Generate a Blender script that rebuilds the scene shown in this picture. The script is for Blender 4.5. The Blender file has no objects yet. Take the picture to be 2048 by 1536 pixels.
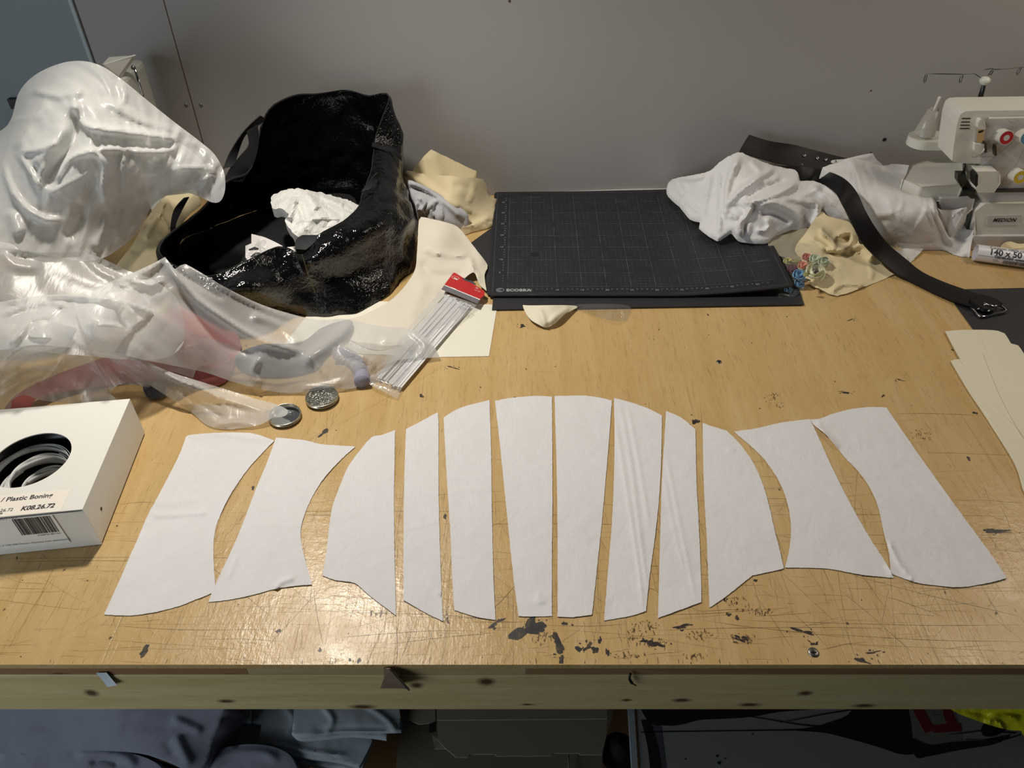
import bpy, bmesh, math, random
import numpy as np
from mathutils import Vector, Matrix, noise
from mathutils.geometry import delaunay_2d_cdt, tessellate_polygon
random.seed(7); R = random.random
COL = bpy.context.scene.collection
FL = 1538.0; TH = math.radians(41.3); ST, CT = math.sin(TH), math.cos(TH)
T = 0.90            # height of the bench top
CH = 0.886          # eye height above the bench top
# ---------------------------------------------------------------- survey: photo point + height (or depth) -> point in the room
def t_of(px, py, v, mode='z'):
    b = (py-768)/FL
    return (CH-v)/(ST+b*CT) if mode == 'z' else v/(CT-b*ST)
def at(px, py, v=0.0, mode='z'):
    t = t_of(px, py, v, mode); b = (py-768)/FL
    return Vector(((px-1024)/FL*t, t*(CT-b*ST), T+CH-t*(ST+b*CT)))
def atY(px, py, Y): return at(px, py, Y, 'y')
def ray_np(P):
    a = (P[:,0]-1024)/FL; b = (P[:,1]-768)/FL
    return np.stack([a, CT-b*ST, -(ST+b*CT)], 1)
EYE = np.array([0, 0, T+CH])
# ---------------------------------------------------------------- scene objects
LOC = {}
def props(o, label=None, cat=None, group=None, kind=None):
    if label: o['label'] = label
    if cat: o['category'] = cat
    if group: o['group'] = group
    if kind: o['kind'] = kind
def thing(name, loc, label, cat, group=None, kind=None):
    o = bpy.data.objects.new(name, None); COL.objects.link(o)
    o.location = loc; o.empty_display_size = .05; LOC[o.name] = Vector(loc)
    props(o, label, cat, group, kind)
    return o
def add(name, VF, mat, parent=None, label=None, cat=None, group=None, kind=None, thick=0, smooth=True, off=0, uv=None, bevel=0, sub=0, sharp=None):
    V, F = VF[0], VF[1]
    V = np.asarray([tuple(v) for v in V], float)
    if parent is not None: L = np.array(LOC[parent.name])
    else: L = np.array([V[:,0].mean(), V[:,1].mean(), V[:,2].min()])
    me = bpy.data.meshes.new(name)
    me.from_pydata([tuple(v) for v in (V-L)], [], [tuple(f) for f in F]); me.validate(); me.update()
    if smooth:
        me.shade_smooth()
        if sharp: me.set_sharp_from_angle(angle=math.radians(sharp))
    me.materials.append(mat)
    o = bpy.data.objects.new(name, me); COL.objects.link(o)
    if parent is not None: o.parent = parent; LOC[o.name] = Vector(L)
    else: o.location = L; LOC[o.name] = Vector(L)
    if uv is not None:
        ul = me.uv_layers.new(name='UVMap')
        for lp in me.loops: ul.data[lp.index].uv = uv[lp.vertex_index]
    if bevel:
        m = o.modifiers.new('b', 'BEVEL'); m.width = bevel; m.segments = 3; m.limit_method = 'ANGLE'; m.angle_limit = math.radians(35)
    if thick:
        m = o.modifiers.new('s', 'SOLIDIFY'); m.thickness = thick; m.offset = off; m.use_even_offset = False
        if smooth: m = o.modifiers.new('e', 'EDGE_SPLIT'); m.split_angle = math.radians(82); m.use_edge_sharp = False
    if sub:
        m = o.modifiers.new('u', 'SUBSURF'); m.levels = sub; m.render_levels = sub
    props(o, label, cat, group, kind)
    return o
def join(*parts):
    V = []; F = []
    for v, f in parts:
        n = len(V); V += [tuple(p) for p in v]; F += [tuple(i+n for i in q) for q in f]
    return V, F
def box(x0, x1, y0, y1, z0, z1):
    V = [(x, y, z) for x in (x0, x1) for y in (y0, y1) for z in (z0, z1)]
    return V, [(0,1,3,2),(4,6,7,5),(0,4,5,1),(2,3,7,6),(0,2,6,4),(1,5,7,3)]
def xf(VF, M): return [M @ Vector(v) for v in VF[0]], VF[1]
def extrude(pts, d):
    """closed polygon (3D points) pushed along d"""
    n = len(pts); d = Vector(d); pts = [Vector(p) for p in pts]
    V = pts + [p+d for p in pts]
    tris = [tuple(t) for t in tessellate_polygon([pts])]
    return V, tris + [tuple(i+n for i in reversed(t)) for t in tris] + [(i, (i+1) % n, (i+1) % n+n, i+n) for i in range(n)]
def prism(px, Y0, Y1):
    """outline read at depth Y0, carried back to Y1"""
    return extrude([atY(x, y, Y0) for x, y in px], (0, Y1-Y0, 0))
def lathe(prof, c, axis=(0,0,1), n=32):
    c = Vector(c); q = Vector((0,0,1)).rotation_difference(Vector(axis)); V = []; F = []
    for r, h in prof:
        for i in range(n):
            a = 2*math.pi*i/n; V.append(c + q @ Vector((r*math.cos(a), r*math.sin(a), h)))
    for j in range(len(prof)-1):
        for i in range(n):
            V0 = j*n+i; V1 = j*n+(i+1) % n; F.append((V0, V1, V1+n, V0+n))
    return V, F
def tube(pts, r, n=8, cap=True):
    pts = [Vector(p) for p in pts]; V = []; F = []; m = len(pts)
    rs = r if hasattr(r, '__len__') else [r]*m
    up = Vector((0,0,1))
    for i, p in enumerate(pts):
        d = (pts[min(i+1, m-1)] - pts[max(i-1, 0)]).normalized()
        s = d.cross(up)
        if s.length < .05: s = d.cross(Vector((0,1,0)))
        s.normalize(); u = s.cross(d)
        for k in range(n):
            a = 2*math.pi*k/n; V.append(p + s*math.cos(a)*rs[i] + u*math.sin(a)*rs[i])
    for i in range(m-1):
        for k in range(n): F.append((i*n+k, i*n+(k+1) % n, (i+1)*n+(k+1) % n, (i+1)*n+k))
    if cap: F += [tuple(reversed(range(n))), tuple(range((m-1)*n, m*n))]
    return V, F
def cr(pts, per, k):
    """Catmull-Rom: pts = array (n,d), per = closed, k samples per span"""
    P = np.asarray(pts, float); n = len(P); out = []
    for i in range(n if per else n-1):
        if per: p0, p1, p2, p3 = P[i-1], P[i], P[(i+1) % n], P[(i+2) % n]
        else: p0, p1, p2, p3 = P[max(i-1, 0)], P[i], P[i+1], P[min(i+2, n-1)]
        kk = k if np.isscalar(k) else k[i]
        for j in range(kk):
            t = j/kk
            out.append(.5*((2*p1)+(-p0+p2)*t+(2*p0-5*p1+4*p2-p3)*t*t+(-p0+3*p1-3*p2+p3)*t**3))
    if not per: out.append(P[-1])
    return np.array(out)
def smooth_outline(ol, sp):
    """outline points (x,y[,1=corner]); corners stay sharp"""
    n = len(ol); P = np.array([p[:2] for p in ol], float); cor = [i for i, p in enumerate(ol) if len(p) > 2]
    def seglen(a, b): return max(1, int(round(np.linalg.norm(P[a % n]-P[b % n])/sp)))
    if not cor: return cr(P, True, [seglen(i, i+1) for i in range(n)])
    out = []
    for q, c in enumerate(cor):
        e = cor[(q+1) % len(cor)]
        if e <= c: e += n
        idx = list(range(c, e+1))
        seg = cr([P[i % n] for i in idx], False, [seglen(i, i+1) for i in idx[:-1]])
        out.append(seg[:-1])
    return np.concatenate(out)
def inside(P, poly):
    x, y = P[:,0], P[:,1]; r = np.zeros(len(P), bool); n = len(poly)
    for i in range(n):
        x1, y1 = poly[i]; x2, y2 = poly[(i+1) % n]
        c = ((y1 > y) != (y2 > y)); 
        with np.errstate(divide='ignore', invalid='ignore'):
            r ^= c & (x < (x2-x1)*(y-y1)/(y2-y1+1e-12)+x1)
    return r
def polydist(P, line, closed=False):
    """distance of P to a polyline and the 0..1 place along it"""
    L = np.asarray(line, float); 
    if closed: L = np.vstack([L, L[:1]])
    best = np.full(len(P), 1e9); par = np.zeros(len(P)); sg = np.linalg.norm(np.diff(L, axis=0), axis=1); cum = np.concatenate([[0], np.cumsum(sg)]); tot = cum[-1] or 1
    for i in range(len(L)-1):
        d = L[i+1]-L[i]; l2 = d@d or 1e-9
        t = np.clip(((P-L[i])@d)/l2, 0, 1); q = L[i]+t[:,None]*d; dd = np.hypot(*(P-q).T)
        m = dd < best; best[m] = dd[m]; par[m] = (cum[i]+t[m]*sg[i])/tot
    return best, par
def tps(C, f, lam=1e-4):
    C = np.asarray(C, float)/1000; n = len(C)
    def K(A, B):
        r2 = ((A[:,None]-B[None])**2).sum(2); return .5*r2*np.log(r2+1e-12)
    A = np.zeros((n+3, n+3)); A[:n,:n] = K(C, C)+lam*np.eye(n); A[:n,n] = 1; A[:n,n+1:] = C; A[n:,:n] = A[:n,n:].T
    w = np.linalg.lstsq(A, np.concatenate([f, [0,0,0]]), rcond=None)[0]
    return lambda Q: K(Q/1000, C)@w[:n]+w[n]+(Q/1000)@w[n+1:]
def sheet(outline, ctrl, sp=10, ridges=(), amp=0, scl=8, kind='n', jag=0, floor=.0012, skirt=0, lam=1e-4, seed=0, down=None, wlift=0):
    """a piece of cloth/paper: outline + heights (px,py,h) or depths (px,py,Y,'y'); ridges = (points, width, lift)"""
    B = smooth_outline(outline, sp)
    if jag: 
        rs = np.random.RandomState(int(seed)+3); B = B+rs.normal(0, jag, B.shape)
    x0, y0 = B.min(0); x1, y1 = B.max(0)
    gx = np.arange(x0, x1, sp); gy = np.arange(y0, y1, sp*.87)
    G = np.array([(x+(sp/2 if j % 2 else 0), y) for j, y in enumerate(gy) for x in gx])
    G = G[inside(G, B)]
    if len(G): G = G[polydist(G, B, True)[0] > sp*.5]
    nb = len(B); P = np.vstack([B, G]) if len(G) else B
    r = delaunay_2d_cdt([Vector(p) for p in P], [], [list(range(nb))], 1, 1e-5)
    P = np.array([tuple(v) for v in r[0]]); F = [tuple(f) for f in r[2]]
    c2 = [(c[0], c[1]) for c in ctrl]; f = [1/t_of(c[0], c[1], c[2], c[3] if len(c) > 3 else 'z') for c in ctrl]
    if len(ctrl) == 1:
        t = np.array([t_of(p[0], p[1], ctrl[0][2]) for p in P])
    else: t = 1/tps(c2, np.array(f), lam)(P)
    D = ray_np(P)
    for rd in ridges:
        pts, w, h = rd[0], rd[1], rd[2]; sh = rd[3] if len(rd) > 3 else ('g' if h > 0 else 'm')
        d, s = polydist(P, cr(pts, False, 5) if len(pts) > 2 else pts)
        tp = np.clip(np.minimum(s, 1-s)/.12, .0, 1) if sh != 'u' else 1
        prof = np.exp(-np.abs(d)/w*1.3) if sh == 's' else np.exp(-(np.abs(d)/w)**1.5) if sh == 'm' else np.exp(-(d/w)**2)
        t = t - h*prof*tp
    V = EYE+D*t[:,None]
    if amp:
        for i in range(len(V)):
            v = Vector(V[i])*scl+Vector((seed*3.1, 0, 0))
            if kind == 'n': n = noise.fractal(v, .9, 2, 3)
            elif kind == 'c':
                d = noise.voronoi(v+noise.noise_vector(v)*.3)[0]; e = noise.voronoi(v*2.3)[0]; n = (d[1]-d[0])*1.1+.4*(e[1]-e[0])-.5
            elif kind == 'f':
                w_ = Vector((noise.noise(v*.5), noise.noise(v*.5+Vector((7,1,3))), noise.noise(v*.5+Vector((1,9,4)))))*.9
                q = v+w_; a_ = .6+1.3*noise.noise(v*.25+Vector((3,3,3))); ca, sa = math.cos(a_), math.sin(a_)
                q = Vector(((q.x*ca+q.y*sa)*1.35, (-q.x*sa+q.y*ca)*.42, q.z*.9))
                n = (1-abs(noise.noise(q))*2.6)*.8 + .35*(1-abs(noise.noise(q*2.3+Vector((5,0,0))))*2.6)
            elif kind == 'r': n = 1-2*abs(noise.noise(v)) - .5*abs(noise.noise(v*2.1))
            V[i] += np.array([0, -.5, .85])*amp*n if False else -D[i]*amp*n
    # rest on the bench
    low = V[:,2] < T+floor
    if low.any() and floor > -1:
        k = (T+floor-EYE[2])/(V[low]-EYE)[:,2]; V[low] = EYE+(V[low]-EYE)*k[:,None]
    V = [tuple(v) for v in V]
    if skirt:
        e = {}
        for fc in F:
            for i in range(len(fc)):
                a, b = fc[i], fc[(i+1) % len(fc)]; e[(a, b)] = 1
        bd = [(a, b) for (a, b) in e if (b, a) not in e]; m = {}
        for a, b in bd:
            for q in (a, b):
                if q not in m:
                    m[q] = len(V); x, y, z = V[q]; zz = max(T+floor, T+floor if down is None else z-down)
                    V.append((x, min(1.69, y+skirt*min(1, (z-zz)*12)), zz))
            F.append((b, a, m[a], m[b]))
    return V, F
def ribbon(E1, E2, k=6, nw=4, lift=0):
    A = cr([tuple(p) for p in E1], False, k); B = cr([tuple(p) for p in E2], False, k); V = []; F = []; n = len(A)
    for i in range(n):
        for j in range(nw+1):
            s = j/nw; p = A[i]*(1-s)+B[i]*s; p[2] += lift*math.sin(math.pi*s); V.append(tuple(p))
    for i in range(n-1):
        for j in range(nw): a = i*(nw+1)+j; F.append((a, a+1, a+nw+2, a+nw+1))
    return V, F
def ribbon_px(E1, E2, k=6, nw=4, lift=0):
    return ribbon([at(*p) for p in E1], [at(*p) for p in E2], k, nw, lift)
def text(s, size, O, X, Yd, bold=0, fn=None, shear=0, depth=.0002, align='LEFT', space=1):
    """lettering as a mesh; O origin, X reading direction, Yd up direction of the letters"""
    cu = bpy.data.curves.new('t', 'FONT'); cu.body = s; cu.size = size; cu.offset = bold; cu.shear = shear; cu.align_x = align; cu.space_character = space
    cu.resolution_u = 3; ob = bpy.data.objects.new('t', cu); COL.objects.link(ob)
    dg = bpy.context.evaluated_depsgraph_get(); me = bpy.data.meshes.new_from_object(ob.evaluated_get(dg))
    X = Vector(X).normalized(); Yd = Vector(Yd).normalized(); N = X.cross(Yd); O = Vector(O)
    if fn:
        bm = bmesh.new(); bm.from_mesh(me); bmesh.ops.triangulate(bm, faces=bm.faces)
        for _ in range(3):
            le = [e for e in bm.edges if e.calc_length() > size*.16]
            if le: bmesh.ops.subdivide_edges(bm, edges=le, cuts=1); bmesh.ops.triangulate(bm, faces=bm.faces)
        bm.to_mesh(me); bm.free()
    P = [v.co.copy() for v in me.vertices]; F = [tuple(p.vertices) for p in me.polygons]
    V = [fn(p) for p in P] if fn else [O+X*p.x+Yd*p.y+N*depth for p in P]
    bpy.data.objects.remove(ob); bpy.data.curves.remove(cu); bpy.data.meshes.remove(me)
    return V, F
# ---------------------------------------------------------------- materials
def S(c): return tuple((x/12.92 if x <= .04045 else ((x+.055)/1.055)**2.4) for x in c)+(1,)
def rgb(r, g, b): return S((r/255, g/255, b/255))
class NT:
    def __init__(s, name):
        s.m = bpy.data.materials.new(name); s.m.use_nodes = True; s.t = s.m.node_tree; s.t.nodes.clear()
        s.out = s.n('ShaderNodeOutputMaterial')
    def n(s, k, **kw):
        nd = s.t.nodes.new(k)
        for a, v in kw.items():
            if a.startswith('i_'):
                key = a[2:]; key = int(key) if key.isdigit() else key.replace('_', ' ')
                s.put(nd.inputs[key], v)
            else: setattr(nd, a, v)
        return nd
    def put(s, inp, v):
        if isinstance(v, bpy.types.NodeSocket): s.t.links.new(v, inp)
        else:
            if hasattr(inp.default_value, '__len__') and not hasattr(v, '__len__'): v = [v]*len(inp.default_value)
            inp.default_value = v
    def math(s, op, a, b=0, c=None, clamp=False):
        nd = s.n('ShaderNodeMath', operation=op, use_clamp=clamp); s.put(nd.inputs[0], a); s.put(nd.inputs[1], b)
        if c is not None: s.put(nd.inputs[2], c)
        return nd.outputs[0]
    def mix(s, f, a, b, mode='MIX'):
        nd = s.n('ShaderNodeMix', data_type='RGBA', blend_type=mode); s.put(nd.inputs[0], f); s.put(nd.inputs[6], a); s.put(nd.inputs[7], b); return nd.outputs[2]
    def coord(s, k='Object'): return s.n('ShaderNodeTexCoord').outputs[k]
    def mapping(s, v, loc=(0,0,0), rot=(0,0,0), sc=(1,1,1), typ='POINT'):
        nd = s.n('ShaderNodeMapping', vector_type=typ); s.put(nd.inputs[0], v); nd.inputs[1].default_value = loc; nd.inputs[2].default_value = rot; nd.inputs[3].default_value = sc; return nd.outputs[0]
    def noise(s, v, sc=5, det=3, rough=.5, out=0, dist=0):
        nd = s.n('ShaderNodeTexNoise'); s.put(nd.inputs['Vector'], v); nd.inputs['Scale'].default_value = sc; nd.inputs['Detail'].default_value = det; nd.inputs['Roughness'].default_value = rough; nd.inputs['Distortion'].default_value = dist; return nd.outputs[out]
    def ramp(s, f, a, b, c0=0, c1=1):
        nd = s.n('ShaderNodeMapRange'); s.put(nd.inputs[0], f); nd.inputs[1].default_value = a; nd.inputs[2].default_value = b; nd.inputs[3].default_value = c0; nd.inputs[4].default_value = c1; return nd.outputs[0]
    def bump(s, h, strength=.3, dist=.001, normal=None):
        nd = s.n('ShaderNodeBump'); s.put(nd.inputs['Height'], h); nd.inputs['Strength'].default_value = strength; nd.inputs['Distance'].default_value = dist
        if normal is not None: s.put(nd.inputs['Normal'], normal)
        return nd.outputs[0]
    def pbsdf(s, col, rough=.5, metal=0, normal=None, **kw):
        p = s.n('ShaderNodeBsdfPrincipled'); s.put(p.inputs['Base Color'], col); s.put(p.inputs['Roughness'], rough); s.put(p.inputs['Metallic'], metal)
        for k, v in kw.items(): s.put(p.inputs[k.replace('_', ' ')], v)
        if normal is not None: s.put(p.inputs['Normal'], normal)
        return p.outputs[0]
    def fin(s, sh): s.t.links.new(sh, s.out.inputs[0]); return s.m
def plain(name, col, rough=.6, metal=0, bs=0, bd=.0005, bsc=200, var=0, vsc=20, **kw):
    t = NT(name); c = t.coord(); n = None
    if bs: n = t.bump(t.noise(c, bsc, 3), bs, bd)
    cc = col
    if var: cc = t.mix(t.ramp(t.noise(c, vsc, 4), .3, .7), col, tuple(x*(1-var) for x in col[:3])+(1,))
    return t.fin(t.pbsdf(cc, rough, metal, n, **kw))
def fabric(name, col, var=.06, weave=1, wrinkle=.4, rough=.85, trans=0, wsc=9, grain=.25):
    """woven cloth: fine weave, soft wrinkles"""
    t = NT(name); c = t.coord()
    st = t.mapping(c, sc=(1, .12, .4))
    fib = t.noise(st, 900, 2); wr = t.noise(c, wsc, 4, .55, dist=.6); cre = t.n('ShaderNodeTexNoise', noise_type='RIDGED_MULTIFRACTAL') 
    t.put(cre.inputs['Vector'], c); cre.inputs['Scale'].default_value = wsc*1.6; cre.inputs['Detail'].default_value = 2
    n1 = t.bump(fib, .25*weave, .0004); n2 = t.bump(wr, wrinkle*.7, .006, n1); n3 = t.bump(cre.outputs[0], wrinkle*.18, .002, n2)
    cc = t.mix(t.ramp(t.noise(st, 350, 3), .35, .75, 0, grain), col, tuple(x*(1-var*2.2) for x in col[:3])+(1,))
    cc = t.mix(t.ramp(t.noise(c, 6, 4), .35, .7), cc, tuple(x*(1-var) for x in col[:3])+(1,))
    b = t.pbsdf(cc, rough, 0, n3, Sheen_Weight=.15)
    if trans:
        tr = t.n('ShaderNodeBsdfTranslucent'); t.put(tr.inputs[0], col); t.put(tr.inputs['Normal'], n3)
        mx = t.n('ShaderNodeMixShader'); mx.inputs[0].default_value = trans; t.t.links.new(b, mx.inputs[1]); t.t.links.new(tr.outputs[0], mx.inputs[2]); b = mx.outputs[0]
    return t.fin(b)
# ================================================================ THE ROOM AND THE BENCH
BENCH = Vector((0, 1.09, 0)); WY = 1.703
def wood_top():
    t = NT('worn_plywood'); c = t.coord()
    # grain runs away from the front edge
    g = t.mapping(c, sc=(1, .05, 1)); g2 = t.mapping(c, rot=(0,0,.05), sc=(1, .11, 1))
    n1 = t.noise(g, 38, 4, .55, dist=.3); n2 = t.noise(g2, 190, 3, .6); n3 = t.noise(c, 3.1, 4, .6); n4 = t.noise(t.mapping(c, sc=(1, .16, 1)), 420, 2)
    col = t.mix(t.ramp(n1, .3, .72), rgb(210, 181, 131), rgb(194, 161, 106))
    col = t.mix(t.ramp(n3, .35, .72, 0, .6), col, rgb(188, 153, 97))
    col = t.mix(t.ramp(n2, .56, .72, 0, .45), col, rgb(164, 128, 80))
    # short dark pores and nicks along the grain
    pore = t.ramp(n4, .70, .76, 0, 1); mask = t.ramp(t.noise(c, 9, 3), .42, .62)
    col = t.mix(t.math('MULTIPLY', pore, t.math('MULTIPLY', mask, .6)), col, rgb(92, 62, 34))
    marks = None
    # sparse long knife scratches in several directions, denser near the front edge
    sx = t.n('ShaderNodeSeparateXYZ'); t.put(sx.inputs[0], c)
    front = t.ramp(sx.outputs[1], -.62, .15, 1, .0)
    scr = None
    for k, (rot, sy, sc, lo) in enumerate([(1.571, .006, 170, .70), (1.52, .012, 130, .715), (.35, .01, 110, .725), (-.42, .012, 120, .725), (.08, .01, 150, .715), (-.9, .016, 95, .735), (1.1, .014, 100, .735), (1.571, .02, 300, .72)]):
        n = t.noise(t.mapping(c, loc=(k*3.7, k*1.3, k), rot=(0,0,rot), sc=(1, sy, 1)), sc, 2, .45)
        m = t.ramp(n, lo, lo+.02); gate = t.ramp(t.noise(t.mapping(c, loc=(k*5, 0, 0)), 5, 2), .44, .56); m = t.math('MULTIPLY', m, gate)
        scr = m if scr is None else t.math('MAXIMUM', scr, m)
    scr = t.math('MULTIPLY', scr, t.math('ADD', t.math('MULTIPLY', front, .22), .04))
    col = t.mix(scr, col, rgb(70, 52, 36))
    hb = t.math('SUBTRACT', t.math('MULTIPLY', n2, .5), scr); hb = t.math('SUBTRACT', hb, t.math('MULTIPLY', pore, .4))
    nrm = t.bump(hb, .5, .0012); nrm = t.bump(t.noise(c, 22, 4, .6), .35, .003, nrm); nrm = t.bump(t.noise(c, 120, 3, .6), .5, .0008, nrm); nrm = t.bump(t.noise(t.mapping(c, sc=(1,.4,1)), 380, 3, .7), .5, .0004, nrm)
    rough = t.ramp(t.noise(c, 14, 4, .6), .3, .7, .24, .40)
    return t.fin(t.pbsdf(col, rough, 0, nrm, Specular_IOR_Level=.42))
def pine(name, a, b, dark, knots=()):
    t = NT(name); c = t.coord()
    g = t.mapping(c, sc=(.06, 1, 1)); n1 = t.noise(g, 60, 4, .6, dist=.6); n2 = t.noise(g, 260, 2)
    col = t.mix(t.ramp(n1, .35, .7), a, b); col = t.mix(t.ramp(n2, .55, .75, 0, .35), col, dark)
    col = t.mix(t.ramp(t.noise(t.mapping(c, sc=(.4,1,1)), 9, 3), .45, .7, 0, .5), col, b)
    for (x, z, rx, rz) in knots:
        q = t.mapping(c, loc=(x, 0, z), sc=(rx, 1, rz), typ='TEXTURE'); fl = t.n('ShaderNodeVectorMath', operation='MULTIPLY'); t.put(fl.inputs[0], q); fl.inputs[1].default_value = (1,0,1)
        ad = t.n('ShaderNodeVectorMath', operation='ADD'); t.put(ad.inputs[0], fl.outputs[0]); n_ = t.noise(c, 70, 3, out=1); sc2 = t.n('ShaderNodeVectorMath', operation='SCALE'); t.put(sc2.inputs[0], n_); sc2.inputs['Scale'].default_value = .5; t.put(ad.inputs[1], sc2.outputs[0])
        ln = t.n('ShaderNodeVectorMath', operation='LENGTH'); t.put(ln.inputs[0], ad.outputs[0]); 
        col = t.mix(t.ramp(ln.outputs['Value'], .6, 1.7, .95, 0), col, rgb(74, 45, 24))
    return t.fin(t.pbsdf(col, .55, 0, t.bump(n1, .15, .001)))
M = {}
FY = .484
BLOTS = [(1052,1260,.015,.012,.3),(1070,1256,.012,.008,0),(1082,1259,.005,.004,0),(1066,1241,.003,.007,0),(991,1247,.009,.0028,.5),(987,1255,.003,.003,0),(1129,1247,.003,.003,0),(1145,1250,.0015,.0015,0),(1113,1276,.004,.008,.2),(1118,1290,.005,.013,.35),(1123,1319,.003,.006,0),(1157,1298,.003,.005,0),(1176,1294,.006,.003,.6),(1190,1300,.004,.005,0),(1200,1281,.002,.005,0),(1215,1305,.002,.006,0),(1364,1253,.010,.0028,.15),(1607,1263,.010,.003,-.3),(1485,1279,.008,.003,-.3),(1474,1273,.003,.002,0),(1723,1321,.008,.003,-.5),(1745,1305,.008,.0015,.2),(1627,1288,.004,.002,0),(1620,1284,.001,.003,.5),(1634,1286,.001,.003,-.5),(718,1321,.0022,.004,0),(1312,1289,.010,.003,-.3),(1296,1283,.006,.003,.2),(557,1262,.003,.003,0),(890,1033,.0025,.0045,.2),(506,976,.002,.005,.3),(1996,1063,.021,.0028,-.02),(1984,1061,.01,.0035,0),(289,1302,.004,.009,-.4),(1474,1236,.003,.003,0),(1457,1229,.003,.003,0),(1511,1161,.0025,.0025,0),(1448,1196,.002,.004,0),(700,1320,.002,.002,0),(640,1300,.002,.003,.5),(1700,640,.006,.0015,.4),(1690,785,.010,.002,-.2),(1800,760,.006,.0015,-.3),(1766,792,.004,.002,.6),(1905,700,.002,.003,0),(905,735,.009,.0018,-.35),(1045,652,.006,.004,0),(843,792,.004,.004,0),(1391,843,.006,.006,0),(1937,917,.003,.004,0),(648,865,.010,.004,.9),(1030,800,.004,.007,0),(1950,826,.004,.003,0)]
SMUDGES = [(1268,1275,.014,.014,0),(1398,1271,.018,.008,0),(1310,1287,.02,.007,0),(1477,1208,.02,.012,.1),(1520,1222,.018,.006,-.4),(760,1228,.012,.010,0),(893,1230,.006,.014,0),(1240,1060,.006,.03,0),(1485,1277,.02,.007,0),(1545,905,.02,.01,0),(1840,870,.02,.015,0),(1085,1275,.02,.01,0),(1290,1255,.02,.01,0),(1550,800,.018,.02,0),(1250,1310,.03,.004,0),(1390,1312,.02,.005,0)]
CUTS = [(440,1025,1010,1023),(600,1029,680,1030,.0012),(0,1117,690,1120),(20,1123,400,1121),(608,1090,628,1170),(628,1170,650,1300),(792,1236,793,1335),(775,1235,733,1330),(840,1235,795,1335),(770,1000,1010,982),(870,1048,1300,1050),(1500,996,1720,1002,.0008),(1530,1012,1740,1020),(1540,1030,2048,1034),(1560,1070,2048,1078),(1900,1000,2048,1006),(1480,1240,2048,1250),(1640,1268,2048,1284),(1300,1262,1800,1258),(760,1290,990,1265),(680,1276,960,1262),(1790,828,1969,832,.0012),(1850,905,2048,912),(1560,1083,1790,1090),(1400,1240,1700,1275),(1700,1150,2048,1235),(1760,1190,1900,1240),(230,1010,330,1006),(330,1060,560,1250),(420,1240,500,1060),(650,1190,880,1216),(700,1225,1000,1240),(1985,1100,2048,1107),(950,1245,1040,1160),(1270,1160,1420,1230),(1680,1180,1830,1310),(1500,1175,1600,1320),(880,1190,850,1320),(1640,1300,1740,1283),(1580,1220,1660,1300),(1405,1100,1440,1240),(200,1250,560,1258),(530,1300,640,1180),(1300,1230,1580,1215)]
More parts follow.
